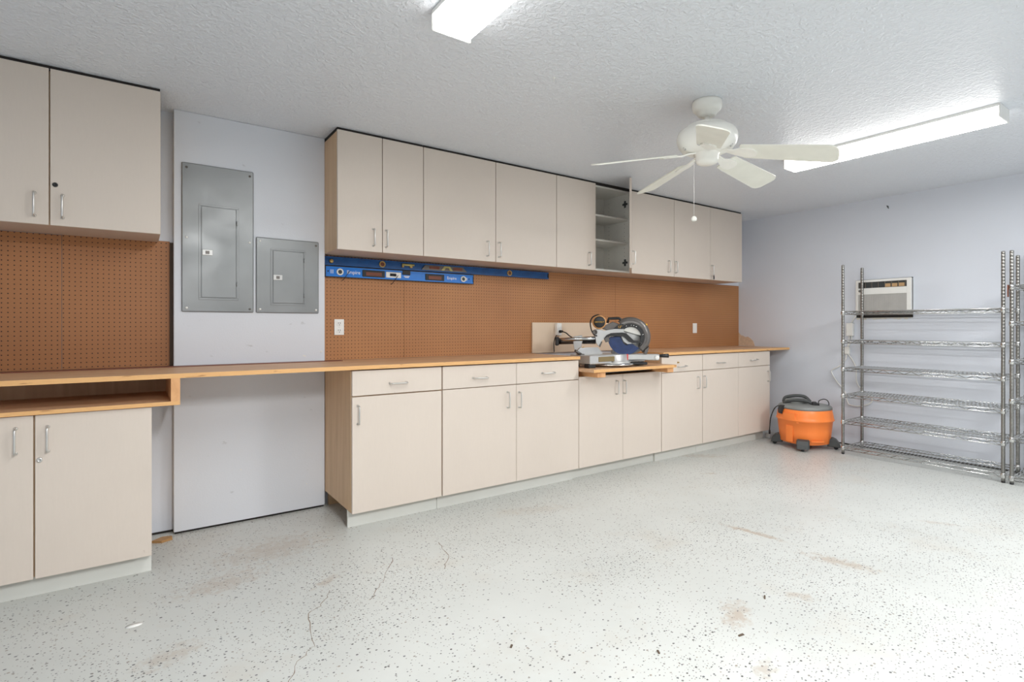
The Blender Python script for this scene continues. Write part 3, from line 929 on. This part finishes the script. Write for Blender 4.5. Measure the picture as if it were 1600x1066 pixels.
# ------------------------------------------------------------------ mitre saw (local x = saw front, local -y = room side)
SA = math.atan2(-.678, .735)
saw = thing('mitre_saw', 'sliding compound mitre saw with blue blade on the pull-out tray', 'saw', (3.13, 3.10, .850), SA)
def SP(name, bm, mat, parent=saw):
    return mesh_obj(name, bm, mat, parent, local=True)
U = lambda u, v: ((u - 951) / 193.0, .315 - (v - 510.6) / 193.0)
RB = Matrix.Rotation(-SA, 4, 'Z')           # the fixed base stays square to the wall
def rot_bm(bm):
    bmesh.ops.transform(bm, matrix=RB, verts=bm.verts); return bm
# fixed base: two wings, front apron with mitre window, feet
bm = bmesh.new()
box(bm, -.33, -.10, -.135, .10, .028, .096, .006); box(bm, .10, .30, -.12, .10, .028, .096, .006)
box(bm, -.31, .28, -.02, .12, .020, .094, .004)
base = SP('base', rot_bm(bm), M['steel'])
for x, y in ((-.30, -.10), (-.30, .08), (.25, -.09), (.25, .08)):
    bm = bmesh.new(); box(bm, x - .035, x + .035, y - .03, y + .03, 0, .032, .005)
    SP('foot', rot_bm(bm), M['black'], base)
bm = bmesh.new(); lathe(bm, [(.150, .012), (.172, .016), (.172, .034), (.150, .040), (.146, .090), (.140, .097), (0, .097)], Matrix.Identity(4), 40)
SP('turntable', bm, M['steel'])
# mitre scale lip and see-through scale window on the front of the base
bm = bmesh.new(); lathe(bm, [(.150, .012), (.205, .010), (.208, .016), (.205, .024), (.150, .030)], Matrix.Identity(4), 40)
bmesh.ops.delete(bm, geom=[v for v in bm.verts if (RB.inverted() @ v.co).y > .02], context='VERTS')
SP('mitre_scale', bm, M['chrome'], base)
bm = bmesh.new(); box(bm, -.245, -.075, -.139, -.128, .046, .084, .002)
SP('scale_window', rot_bm(bm), M['insert'], base)
# mitre arm under the blade pointing to the room
bm = bmesh.new(); box(bm, .10, .395, -.032, .032, .048, .097, .006)
arm0 = SP('mitre_arm', bm, M['steel'])
bm = bmesh.new(); tube(bm, [(.395, 0, .082), (.47, 0, .084)], [.012, .017], 12)
SP('mitre_handle', bm, M['black'], arm0)
bm = bmesh.new(); lathe(bm, [(.018, 0), (.018, .01), (.009, .012), (0, .012)], Matrix.Translation((.375, -.032, .070)) @ Matrix.Rotation(R(90), 4, 'X'), 16)
SP('lock_knob', bm, M['white'], arm0)
bm = bmesh.new(); box(bm, .128, .152, -.034, -.031, .05, .096)
SP('warning_label', bm, M['red'], arm0)
bm = bmesh.new(); box(bm, .17, .30, -.05, -.015, .012, .034, .005); box(bm, .19, .24, -.06, -.05, .014, .032, .003)
SP('lock_lever', bm, M['black'], arm0)
# fence, square to the wall, in two wings
for a, b in ((-.32, -.05), (.06, .30)):
    bm = bmesh.new()
    prism(bm, [(a, .096), (a, .128 if a < 0 else .12), (a + .03, .150 if a < 0 else .135), (b - .05, .150 if a < 0 else .135), (b, .105), (b, .096)], .020, .034, RB)
    SP('fence', bm, M['steel'])
# bevel post that carries the rails
bm = bmesh.new()
prism(bm, [U(896, 526), U(910, 524), U(911, 532), U(908, 541), U(906, 557), U(902, 560), U(899, 552), U(896, 536)], -.030, .045, None, .004)
post = SP('bevel_post', bm, M['steel'])
x, z = U(913.5, 546.5)
bm = bmesh.new(); prism(bm, [(x - .024, z + .016), (x - .006, z + .026), (x + .008, z + .006), (x + .026, z - .022), (x + .016, z - .024), (x - .006, z - .004)], -.105, -.034, None, .002)
SP('bevel_lever', bm, M['yellow'], post)
for (u0, v0, u1, v1, yy, r, mt) in ((869, 531.5, 935, 528.5, -.028, .0165, 'chrome'), (868, 536, 934, 533.5, .030, .0165, 'steel_dark')):
    bm = bmesh.new(); a, b = U(u0, v0), U(u1, v1)
    tube(bm, [(a[0], yy, a[1]), (b[0], yy, b[1])], r, 14)
    SP('slide_rail', bm, M[mt])
bm = bmesh.new(); a, b = U(868, 537), U(934, 535.5)
box(bm, a[0], a[0] + .03, -.055, .055, a[1] - .016, a[1] + .052, .006)
SP('rail_end_cap', bm, M['black'])
bm = bmesh.new()
for k in range(9):                         # dust bellows between the rails
    xx = U(912, 0)[0] + k * .011
    box(bm, xx, xx + .007, -.024, .024, U(0, 534.5)[1] - .018, U(0, 534.5)[1] + .020, .002)
bel = SP('bellows', bm, M['black_rub']); bel['kind'] = 'stuff'
# sliding head
bm = bmesh.new()
prism(bm, [U(926, 516), U(934, 514), U(944, 517.5), U(958, 514.5), U(968, 512), U(973, 514), U(975, 521.5), U(968, 525), U(952, 525.5), U(945, 530), U(940, 531), U(935, 541), U(931, 536), U(931, 526), U(927, 522)], -.045, .020, None, .004)
head = SP('head_arm', bm, M['steel'])
bm = bmesh.new(); x, z = U(929.5, 519)
lathe(bm, [(.020, 0), (.020, .012), (.012, .014), (.012, .01), (0, .01)], Matrix.Translation((x, -.045, z)) @ Matrix.Rotation(R(90), 4, 'X'), 18)
SP('pivot_cap', bm, M['steel_dark'], head)
bm = bmesh.new(); prism(bm, [U(930, 533), U(941, 534), U(937.5, 543)], -.03, .03, None, .003)
SP('dust_chute', bm, M['steel_dark'], head)
bm = bmesh.new(); prism(bm, [U(943, 528), U(951, 525), U(952, 533), U(946, 535)], -.05, .02, None, .003)
SP('gear_case', bm, M['steel_dark'], head)
# motor with its round end cap
x, z = U(936.3, 503.5)
bm = bmesh.new(); lathe(bm, [(.054, -.09), (.056, .0), (.055, .055), (.050, .06), (0, .06)], Matrix.Translation((x, 0, z)) @ Matrix.Rotation(R(90), 4, 'X'), 28)
mot = SP('motor', bm, M['tan_case'])
bm = bmesh.new(); lathe(bm, [(.046, .06), (.045, .068), (.038, .072), (0, .073)], Matrix.Translation((x, 0, z)) @ Matrix.Rotation(R(90), 4, 'X'), 28)
SP('motor_cap', bm, M['black'], mot)
text_obj('lettering', 'DEWALT', .0155, M['yellow'], mot, W[saw.name] @ Matrix.Translation((x, -.0745, z)) @ Matrix.Rotation(R(90), 4, 'X'), squash=1.15)
bm = bmesh.new(); prism(bm, [U(944, 509), U(957, 503), U(966, 506), U(965, 514), U(950, 517), U(941, 514)], -.02, .035, None, .004)
SP('motor_neck', bm, M['steel_dark'], mot)
# carrying handle on top
bm = bmesh.new(); tube(bm, [(*U(949, 505), 0)[:1] + (0,) + (U(949, 505)[1],), (U(951, 498)[0], 0, U(951, 498)[1]), (U(966, 497.5)[0], 0, U(966, 497.5)[1]), (U(974, 502)[0], 0, U(974, 502)[1])], .0115, 10)
SP('carry_handle', bm, M['black'])
# blade and guards about the arbor
cx, cz = U(984, 526.5)
A0 = Matrix.Translation((cx, 0, cz))
def disc(prof, n=56):
    bm = bmesh.new(); lathe(bm, prof, A0 @ Matrix.Rotation(R(90), 4, 'X'), n); return bm
bl = SP('saw_blade', disc([(.136, -.001), (.136, .001), (.02, .0014), (0, .0014)]), M['steel'])
def arc_ring(r0, r1, a0, a1, y0, y1, n=30, mat=A0):
    bm = bmesh.new()
    ol = [(r1 * math.cos(R(a0 + (a1 - a0) * k / n)), r1 * math.sin(R(a0 + (a1 - a0) * k / n))) for k in range(n + 1)]
    ol += [(r0 * math.cos(R(a1 - (a1 - a0) * k / n)), r0 * math.sin(R(a1 - (a1 - a0) * k / n))) for k in range(n + 1)]
    a = [bm.verts.new(mat @ Vector((x, y0, z))) for x, z in ol]; b = [bm.verts.new(mat @ Vector((x, y1, z))) for x, z in ol]
    N = len(ol)
    for k in range(n):
        j = N - 1 - k
        bm.faces.new((a[k], a[k + 1], a[j - 1], a[j])); bm.faces.new((b[k], b[j], b[j - 1], b[k + 1]))
    for k in range(N):
        bm.faces.new((a[k], b[k], b[(k + 1) % N], a[(k + 1) % N]))
    return bm
# upper guard: a rounded shroud swept over the blade from the arm round to the front
bm = bmesh.new()
sec = [(.098, -.036), (.118, -.040), (.140, -.034), (.156, -.016), (.160, .006), (.156, .024), (.140, .034), (.098, .034)]
rings = []
NA = 34
for k in range(NA + 1):
    a = R(-52 + (128 + 52) * k / NA)
    rings.append([bm.verts.new(A0 @ Vector((r * math.cos(a), y, r * math.sin(a)))) for r, y in sec])
for a, b in zip(rings, rings[1:]):
    for k in range(len(sec)):
        f = bm.faces.new((a[k], a[(k + 1) % len(sec)], b[(k + 1) % len(sec)], b[k])); f.smooth = True
bm.faces.new(rings[0]); bm.faces.new(rings[-1][::-1])
ug = SP('upper_guard', bm, M['guard'])
SP('guard_band', arc_ring(.080, .106, -40, 140, -.041, -.034), M['black'], ug)
for k, a in enumerate((-30, 12, 62, 76, 88, 112)):
    bm = bmesh.new(); lathe(bm, [(.0045, 0), (.004, .004), (0, .004)], A0 @ Matrix.Translation((.094 * math.cos(R(a)), -.041, .094 * math.sin(R(a)))) @ Matrix.Rotation(R(90), 4, 'X'), 10)
    SP('guard_screw', bm, M['chrome'], ug)
bm = bmesh.new(); a = R(38)
lathe(bm, [(.008, -.006), (.008, .006)], A0 @ Matrix.Translation((.160 * math.cos(a), 0, .160 * math.sin(a))) @ Matrix.Rotation(R(90), 4, 'X'), 10)
SP('guard_lug', bm, M['yellow'], ug)
bm = bmesh.new(); prism(bm, [U(957, 514), U(965, 507.5), U(973, 506), U(972, 514.5)], -.047, -.040)
plate = SP('size_plate', bm, M['black'], ug)
x, z = U(967.5, 511)
text_obj('lettering', '12"', .026, M['yellow'], ug, W[saw.name] @ Matrix.Translation((x, -.0475, z)) @ Matrix.Rotation(R(90), 4, 'X'))
bm = bmesh.new(); prism(bm, [(cx + r * math.cos(R(t_)), cz + r * math.sin(R(t_))) for r, t_ in [(.081, 8 + 12 * k) for k in range(12)]] , -.030, -.012)
SP('guard_face', bm, M['lam_white'], ug)
# lower guard: blue, covers the lower half
bm = bmesh.new()
bx, bz = U(975.5, 528.5)
ol = [(bx + .133 * math.cos(R(a)), bz + .133 * math.sin(R(a))) for a in range(186, 328, 6)]
ol += [U(997.5, 544), U(990, 539.5), U(986, 536.5), U(982, 537), U(977.5, 540), U(973, 537.5), U(971, 532), U(968.5, 526), U(954, 526), U(951, 528)]
prism(bm, ol, -.030, -.016, None, .003)
lg = SP('lower_guard', bm, M['saw_blue'])
for r in (.062, .098):
    SP('guard_rib', arc_ring(r, r + .006, 215, 318, -.033, -.029, 16, Matrix.Translation((bx, 0, bz))), M['saw_blue'], lg)
bm = bmesh.new()
prism(bm, [U(944, 528), U(953, 525), U(971, 524.5), U(975, 527), U(980, 533), U(986, 535.5), U(1000, 535.8), U(1000, 532.8), U(988, 532), U(983, 526.5), U(977, 520.5), U(971, 519.5), U(954, 520.5), U(947, 524)], -.062, -.046, None, .002)
SP('guard_link', bm, M['black'], ug)
bm = bmesh.new(); prism(bm, [U(970, 526), U(975, 525), U(980, 533), U(988, 536.5), U(979, 537.5), U(973, 533)], -.040, -.031, None, .001)
SP('arbor_shroud', bm, M['steel'], lg)
bm = bmesh.new(); prism(bm, [U(1005, 546), U(1012, 541), U(1010, 549), U(1008, 553), U(1004, 553)], -.036, .030, None, .003)
SP('front_lip', bm, M['guard'], ug)
# head cable and supply cord
bm = bmesh.new()
tube(bm, smooth_path([(U(u, v)[0], -.05, U(u, v)[1]) for u, v in ((941, 495.5), (934, 492.5), (926, 496), (922.5, 504), (924, 515), (928, 523), (933, 525))], 5), .005, 8)
SP('head_cable', bm, M['black_rub'], mot)
inv = W[saw.name].inverted()
bm = bmesh.new()
pth = [inv @ Vector((2.993, 3.530, 1.122))] + [Vector((U(u, v)[0], .0, U(u, v)[1])) for u, v in ((884, 520), (890, 525), (895, 528))]
tube(bm, smooth_path(pth, 5), .0048, 8)
cord = SP('supply_cord', bm, M['black_rub'])
bm = bmesh.new(); a = inv @ Vector((2.993, 3.549, 1.123)); b = inv @ Vector((2.995, 3.515, 1.124))
tube(bm, [a, b], [.013, .010], 8)
SP('plug', bm, M['black_rub'], cord)
# clamp lying behind the left fence
bm = bmesh.new(); tube(bm, [(-.36, .0, .13), (-.30, .0, .10)], .011, 8); box(bm, -.32, -.28, -.02, .02, .078, .104, .003)
bmesh.ops.transform(bm, matrix=RB, verts=bm.verts)
SP('side_clamp', bm, M['steel_dark'], base)

# hanging cord behind the rails, dropping from the outlet box
bm = bmesh.new(); tube(bm, smooth_path([(2.975, 3.555, 1.10), (2.955, 3.565, 1.07), (2.945, 3.57, 1.02), (2.950, 3.572, .948)], 4), .004, 6)
tag(mesh_obj('black_cord', bm, M['black_rub']), 'black cord hanging down the beige board behind the saw rails', 'cord')

# ------------------------------------------------------------------ wire shelving
def post_mesh():
    bm = bmesh.new()
    prof = [(.0125, .014)]
    z = .055
    while z < 1.715:
        prof += [(.0125, z - .003), (.0113, z), (.0125, z + .003)]
        z += .0254
    prof += [(.0125, 1.722), (.0105, 1.728), (0, 1.728)]
    lathe(bm, prof, Matrix.Identity(4), 10)
    me = bpy.data.meshes.new('post'); bmesh.ops.recalc_face_normals(bm, faces=bm.faces); bm.to_mesh(me); bm.free()
    me.materials.append(M['post']); return me
def shelf_meshes(D, Lx):
    """frame (trusses, collars) and deck wires of one shelf; local x = depth D, local y = length Lx."""
    fr = bmesh.new(); dk = bmesh.new(); co = bmesh.new()
    r = .0035
    for x in (0, D):
        for z in (0, -.026):
            tube(fr, [(x, .012, z), (x, Lx - .012, z)], r, 5)
        n = int(Lx / .052)
        zig = [(x, .012 + (Lx - .024) * k / n, -.001 if k % 2 else -.025) for k in range(n + 1)]
        tube(fr, zig, .0030, 4)
    for y in (0, Lx):
        for z in (0, -.026):
            tube(fr, [(.012, y, z), (D - .012, y, z)], r, 5)
        n = 8
        tube(fr, [(.012 + (D - .024) * k / n, y, -.001 if k % 2 else -.025) for k in range(n + 1)], .0028, 4)
    n = int(Lx / .0262)
    for k in range(1, n):
        y = Lx * k / n
        tube(dk, [(.001, y, .003), (D - .001, y, .003)], .0022, 4)
    for k in range(1, 4):
        tube(dk, [(D * k / 4, .002, -.001), (D * k / 4, Lx - .002, -.001)], .0024, 4)
    lathe(co, [(.0150, -.030), (.0175, -.028), (.0160, .004), (.0140, .007), (.0126, .007)], Matrix.Identity(4), 12, close=False)
    out = []
    for nm, bm in (('shelf', fr), ('wire_deck', dk), ('collar', co)):
        bmesh.ops.recalc_face_normals(bm, faces=bm.faces)
        me = bpy.data.meshes.new(nm); bm.to_mesh(me); bm.free(); me.materials.append(M['chrome']); out.append(me)
    return out
PM = post_mesh()
def glide():
    bm = bmesh.new(); lathe(bm, [(.010, 0), (.0125, .003), (.0125, .012), (.006, .016)], Matrix.Identity(4), 12)
    bmesh.ops.recalc_face_normals(bm, faces=bm.faces)
    me = bpy.data.meshes.new('foot'); bm.to_mesh(me); bm.free(); me.materials.append(M['black']); return me
GM = glide()
def rack(label, x0, y0, D, L, zs):
    c = thing('wire_shelf', label, 'shelving', (x0, y0, 0), group='chrome wire shelving units')
    for x in (0, D):
        for y in (0, L):
            p_ = share('post', PM, c, (x0 + x, y0 + y, 0))
            share('foot', GM, p_, (x0 + x, y0 + y, 0))
    fm, dm, cm = shelf_meshes(D, L)
    spots = [(x, y) for x in (0, D) for y in (0, L)]
    for z in zs:
        s_ = share('shelf', fm, c, (x0, y0, z))
        d_ = share('wire_deck', dm, s_, (x0, y0, z)); d_['kind'] = 'stuff'
        for x, y in spots:
            share('collar', cm, s_, (x0 + x, y0 + y, z))
    return c
rack('chrome wire shelving unit with six shelves against the end wall, below the air conditioner', 5.300, 1.172, .395, 1.108, (1.303, 1.040, .787, .545, .305, .066))
r2 = rack('second chrome wire shelving unit cut off by the right edge of the photo', 5.295, .02, .395, 1.103, (1.470, 1.201, .917, .625, .342, .055))
bm = bmesh.new(); box(bm, 5.284, 5.306, 1.140, 1.147, 1.385, 1.475, .001)
mesh_obj('shelf_tag', bm, M['ply_dark'], r2)

# ------------------------------------------------------------------ wall air conditioner
c = thing('air_conditioner', 'white through-wall air conditioner in a rough hole in the end wall', 'air conditioner', (5.76, 2.115, 1.30))
y0, y1, z0, z1, xf = 1.894, 2.350, 1.300, 1.612, 5.732
mesh_obj('case', B(xf + .0145, 5.855, y0 + .004, y1 - .004, z0, z1 - .002, bev=.003), M['white'], c)
# front frame: bars around the vent slot and the grille
bm = bmesh.new()
vz0, vz1, gz0, gz1 = 1.533, 1.590, 1.315, 1.472
for (a, b, e, f) in ((y0 + .035, y1 - .022, vz1, z1), (y0 + .035, y1 - .022, gz1, vz0), (y0 + .035, y1 - .022, z0, gz0), (y0, y0 + .035, z0, z1), (y1 - .022, y1, z0, z1)):
    box(bm, xf - .004, xf + .014, a, b, e, f, .0015)
mesh_obj('front_frame', bm, M['white'], c)
mesh_obj('vent_back', B(xf + .0122, xf + .0144, y0 + .03, y1 - .02, vz0, vz1), M['dgrey'], c)
for k in range(8):
    y = y0 + .045 + k * (y1 - y0 - .075) / 7
    bm = bmesh.new(); prism(bm, [(-.0015, vz0), (.0015, vz0), (.0015, vz1), (-.0015, vz1)], 0, .014, Matrix.Translation((xf - .002, y, 0)) @ Matrix.Rotation(R(-75), 4, 'Z'))
    mesh_obj('vane', bm, M['vane'], c)
for k in range(3):  # tan reflection in three vent cells, painted as coloured plates
    y = y0 + .055 + k * .055
    mesh_obj('louvre', B(xf + .006, xf + .011, y, y + .045, vz0 + .004, vz0 + .036, bev=.001), M['tan_reflection'], c)
mesh_obj('grille', B(xf + .002, xf + .008, y0 + .035, y1 - .022, gz0, gz1), M['grille'], c)
bm = bmesh.new()
n = 52
for k in range(n):
    y = y0 + .040 + k * (y1 - y0 - .066) / n
    box(bm, xf - .0005, xf + .003, y, y + .0035, gz0, gz1)
gr = mesh_obj('grille_ribs', bm, M['grille'], c); gr['kind'] = 'stuff'
bm = bmesh.new(); lathe(bm, [(.012, 0), (.011, .007), (.009, .008), (0, .008)], Matrix.Translation((xf - .004, 2.312, 1.508)) @ Matrix.Rotation(R(-90), 4, 'Y'), 16)
mesh_obj('control_knob', bm, M['mgrey'], c)
mesh_obj('under_gap_shade', B(5.752, 5.852, AY0 + .002, AY1 - .002, AZ0 + .002, z0 - .001), M['void'], c)  # dark block painting in the shade of the gap under the unit
mesh_obj('drip_tray', B(5.730, 5.752, y0, y1, 1.287, 1.299, bev=.002), M['mgrey'], c)
mesh_obj('light_leak_block', B(5.850, 5.858, AY0, AY1, AZ0, AZ1), M['void'], c)  # unseen plate added to stop outside light leaking through the hole
bm = bmesh.new()
for k in range(16):
    y = AY0 + .01 + k * .0285
    h_ = random.uniform(.006, .018)
    box(bm, XR - .004, XR + .001, y, y + .0285, AZ0 - h_, AZ0, .001)
struct('trim_4', bm, M['plaster'])
# white cord with adapter
bm = bmesh.new()
wp = lambda u, v: None
def XW(y, z, x=5.745):
    return (x, y, z)
tube(bm, smooth_path([XW(2.352, 1.272), XW(2.372, 1.24), XW(2.395, 1.200)], 4), .0055, 6)
c = thing('power_cord', 'white power cord and adapter hanging from the air conditioner', 'cord', (5.745, 2.40, .55))
mesh_obj('cord', bm, M['white'], c)
mesh_obj('adapter', B(5.715, 5.757, 2.372, 2.432, 1.075, 1.200, bev=.004), M['white'], c)
for dy in (-.012, .010):
    bm = bmesh.new(); tube(bm, smooth_path([XW(2.402 + dy, 1.075), XW(2.410 + dy, 1.02), XW(2.425, .965)], 4), .0055, 6)
    mesh_obj('cord', bm, M['white'], c)
mesh_obj('connector', B(5.728, 5.757, 2.408, 2.452, .895, .965, bev=.004), M['white'], c)
bm = bmesh.new(); tube(bm, smooth_path([XW(2.435, .90), XW(2.448, .84), XW(2.50, .775), XW(2.565, .735), XW(2.575, .700), XW(2.53, .62), XW(2.46, .535), XW(2.44, .46), XW(2.42, .40)], 5), .0055, 6)
mesh_obj('cord', bm, M['white'], c)
bm = bmesh.new(); tube(bm, smooth_path([XW(2.425, .90), XW(2.38, .83), XW(2.352, .76), XW(2.350, .66), XW(2.335, .60), XW(2.29, .545), XW(2.225, .49), XW(2.215, .455), XW(2.25, .42), XW(2.34, .392), XW(2.42, .40)], 5), .0055, 6)
mesh_obj('cord', bm, M['white'], c)

# ------------------------------------------------------------------ shop vacuum
vx, vy = 5.335, 2.640
vac = thing('shop_vacuum', 'orange drum shop vacuum with grey lid in the far corner', 'vacuum', (vx, vy, 0), R(-152))
def VP(name, bm, mat, parent=vac):
    return mesh_obj(name, bm, mat, parent, local=True)
# local +x faces the room (towards the camera side)
bm = bmesh.new(); lathe(bm, [(.195, .048), (.212, .055), (.222, .16), (.233, .262), (.243, .268), (.246, .277), (.240, .287), (.237, .31), (.231, .345), (.224, .372), (.220, .380)], Matrix.Identity(4), 56)
for v in bm.verts:                          # gentle squaring of the drum
    a = math.atan2(v.co.y, v.co.x)
    k = 1 + .025 * math.cos(4 * a)
    v.co.x *= k; v.co.y *= k
drum = VP('drum', bm, M['orange'])
def polar(r, a, z):
    return Vector((r * math.cos(R(a)), r * math.sin(R(a)), z))
def curved_plate(r, a0, a1, z0, z1, th, n=6):
    bm = bmesh.new()
    g_ = []
    for k in range(n + 1):
        a = a0 + (a1 - a0) * k / n
        g_.append([bm.verts.new(polar(r, a, z0)), bm.verts.new(polar(r + th, a, z0)), bm.verts.new(polar(r + th, a, z1)), bm.verts.new(polar(r, a, z1))])
    for p_, q_ in zip(g_, g_[1:]):
        for j in range(4):
            bm.faces.new((p_[j], p_[(j + 1) % 4], q_[(j + 1) % 4], q_[j]))
    bm.faces.new(g_[0][::-1]); bm.faces.new(g_[-1])
    return bm
VP('drum_panel', curved_plate(.222, -46, -28, .07, .22, .006), M['orange'], drum)
VP('drum_panel', curved_plate(.224, 12, 42, .085, .094, .007), M['orange'], drum)
VP('drum_panel', curved_plate(.232, -52, -22, .285, .340, .010), M['orange'], drum)
VP('drum_panel', curved_plate(.236, -18, -14, .255, .345, .006), M['orange'], drum)
bm = bmesh.new(); lathe(bm, [(.205, .372), (.226, .374), (.228, .392), (.218, .404), (.20, .412), (.12, .420), (0, .422)], Matrix.Identity(4), 48)
for v in bm.verts:
    a = math.atan2(v.co.y, v.co.x)
    k = 1 + .025 * math.cos(4 * a)
    v.co.x *= k; v.co.y *= k
lid = VP('lid', bm, M['mgrey'])
# raised motor head with hand-hold, towards the left in view
bm = bmesh.new()
lathe(bm, [(.105, .415), (.103, .445), (.09, .455), (0, .458)], Matrix.Translation((-.03, -.07, 0)), 28)
VP('motor_head', bm, M['mgrey'], lid)
bm = bmesh.new()
tube(bm, smooth_path([(-.05, -.185, .415), (-.055, -.165, .462), (-.06, -.08, .482), (-.06, .0, .476), (-.055, .05, .430)], 5), .015, 8)
VP('lid_handle', bm, M['dgrey'], lid)
bm = bmesh.new()
tube(bm, smooth_path([(.035, -.185, .415), (.055, -.13, .440), (.075, -.04, .452), (.08, .03, .445), (.08, .065, .42)], 5), .014, 8)
VP('lid_handle', bm, M['dgrey'], lid)
bm = bmesh.new(); box(bm, .02, .11, .055, .10, .412, .445, .008); box(bm, .03, .10, .105, .12, .412, .435, .004)
VP('switch', bm, M['black'], lid)
for a in (-62, 115):
    bm = bmesh.new()
    prism(bm, [(.212, .405), (.240, .395), (.250, .365), (.246, .325), (.236, .320), (.232, .36), (.212, .372)], -.032, .032, Matrix.Rotation(R(a), 4, 'Z'), .003)
    VP('latch', bm, M['black'], vac)
bm = bmesh.new(); tube(bm, smooth_path([(.055, .115, .41), (.05, .118, .455), (.0, .16, .468), (-.05, .195, .45), (-.03, .205, .415), (.02, .18, .41)], 6), .0045, 6)
VP('bail', bm, M['black'], lid)
for a in (-5, 85, 175, -92):
    bm = bmesh.new()
    Mz = Matrix.Rotation(R(a), 4, 'Z')
    prism(bm, [(.19, .03), (.19, .100), (.236, .108), (.262, .095), (.288, .062), (.298, .024)], -.054, .054, Mz, .008)
    f = VP('caster_foot', bm, M['dgrey'])
    bm = bmesh.new(); lathe(bm, [(.012, -.012), (.020, -.011), (.022, 0), (.020, .011), (.012, .012)], Mz @ Matrix.Translation((.262, 0, .022)) @ Matrix.Rotation(R(90), 4, 'X'), 14)
    VP('caster', bm, M['black'], f)
bm = bmesh.new()
iv = W[vac.name].inverted()
pts = [iv @ Vector(p_) for p_ in ((5.20, 2.80, .40), (5.195, 2.86, .36), (5.21, 2.91, .26), (5.225, 2.93, .16), (5.23, 2.935, .12))]
tube(bm, smooth_path(pts, 5), .0045, 6)
vc = VP('cord', bm, M['black_rub'])
bm = bmesh.new(); tube(bm, [iv @ Vector((5.23, 2.935, .125)), iv @ Vector((5.232, 2.936, .085))], [.008, .010], 8)
VP('plug', bm, M['black'], vc)

# ------------------------------------------------------------------ small things
o = mesh_obj('metal_bracket', B(5.405, 5.475, 3.03, 3.09, .0, .045, bev=.004), M['steel'])
tag(o, 'small grey metal bracket on the floor between base cabinet and vacuum', 'bracket')
bm = bmesh.new()
pl_ = [(.07, 3.475), (.115, 3.445), (.165, 3.468), (.165, 3.50), (.12, 3.515)]
a = [bm.verts.new((x, y, 0)) for x, y in pl_]; b = [bm.verts.new((x, y, .012)) for x, y in pl_]
bm.faces.new(a[::-1]); bm.faces.new(b)
for k in range(5):
    bm.faces.new((a[k], a[(k + 1) % 5], b[(k + 1) % 5], b[k]))
tag(mesh_obj('wood_scrap', bm, M['scrap']), 'scrap of tan wood on the floor beside the left base cabinet', 'wood scrap')
bm = bmesh.new(); lathe(bm, [(.028, 0), (.029, .0015), (0, .0025)], Matrix.Translation((-.005, 2.558, 0)) @ Matrix.Diagonal((1, .55, 1, 1)), 12)
tag(mesh_obj('paper_scrap', bm, M['white']), 'tiny white paper scrap on the flecked floor, lower left', 'paper scrap')
def splinter(x, y, a, ln, label):
    bm = bmesh.new()
    Mz = Matrix.Translation((x, y, 0)) @ Matrix.Rotation(R(a), 4, 'Z')
    prism(bm, [(-ln, 0), (-ln * .8, .004), (ln * .7, .005), (ln, 0)], -.0035, .003, Mz)
    tag(mesh_obj('wood_splinter', bm, M['splinter']), label, 'debris', 'splinters on the floor')
M['splinter'] = plain('brown_splinter', (92, 78, 64), 0.8)
splinter(2.215, 1.265, 30, .016, 'brown splinter lying above the tan scuff in the lower middle of the floor')
splinter(1.87, 1.16, -10, .014, 'brown splinter beside the tan scuff in the lower middle of the floor')
splinter(1.53, 1.27, 60, .010, 'small dark crumb left of the tan scuff on the floor')
splinter(1.12, 1.60, 40, .009, 'dark crumb near the bottom of the photo, left of centre')
bm = bmesh.new(); tube(bm, [(XR, 2.085, 2.290), (XR - .012, 2.085, 2.286)], .004, 6); tube(bm, [(XR - .012, 2.092, 2.296), (XR - .012, 2.078, 2.268)], .004, 6)
tag(mesh_obj('wall_nail', bm, M['dgrey']), 'small dark nail high on the pale end wall', 'nail')
bm = bmesh.new(); lathe(bm, [(.008, CEIL), (.007, CEIL - .004), (.002, CEIL - .006), (.002, CEIL - .02), (0, CEIL - .02)], Matrix.Translation((1.674, 2.027, 0)), 10)
tag(mesh_obj('ceiling_hook', bm, M['white']), 'tiny white screw hook in the ceiling, left of the fan', 'hook')
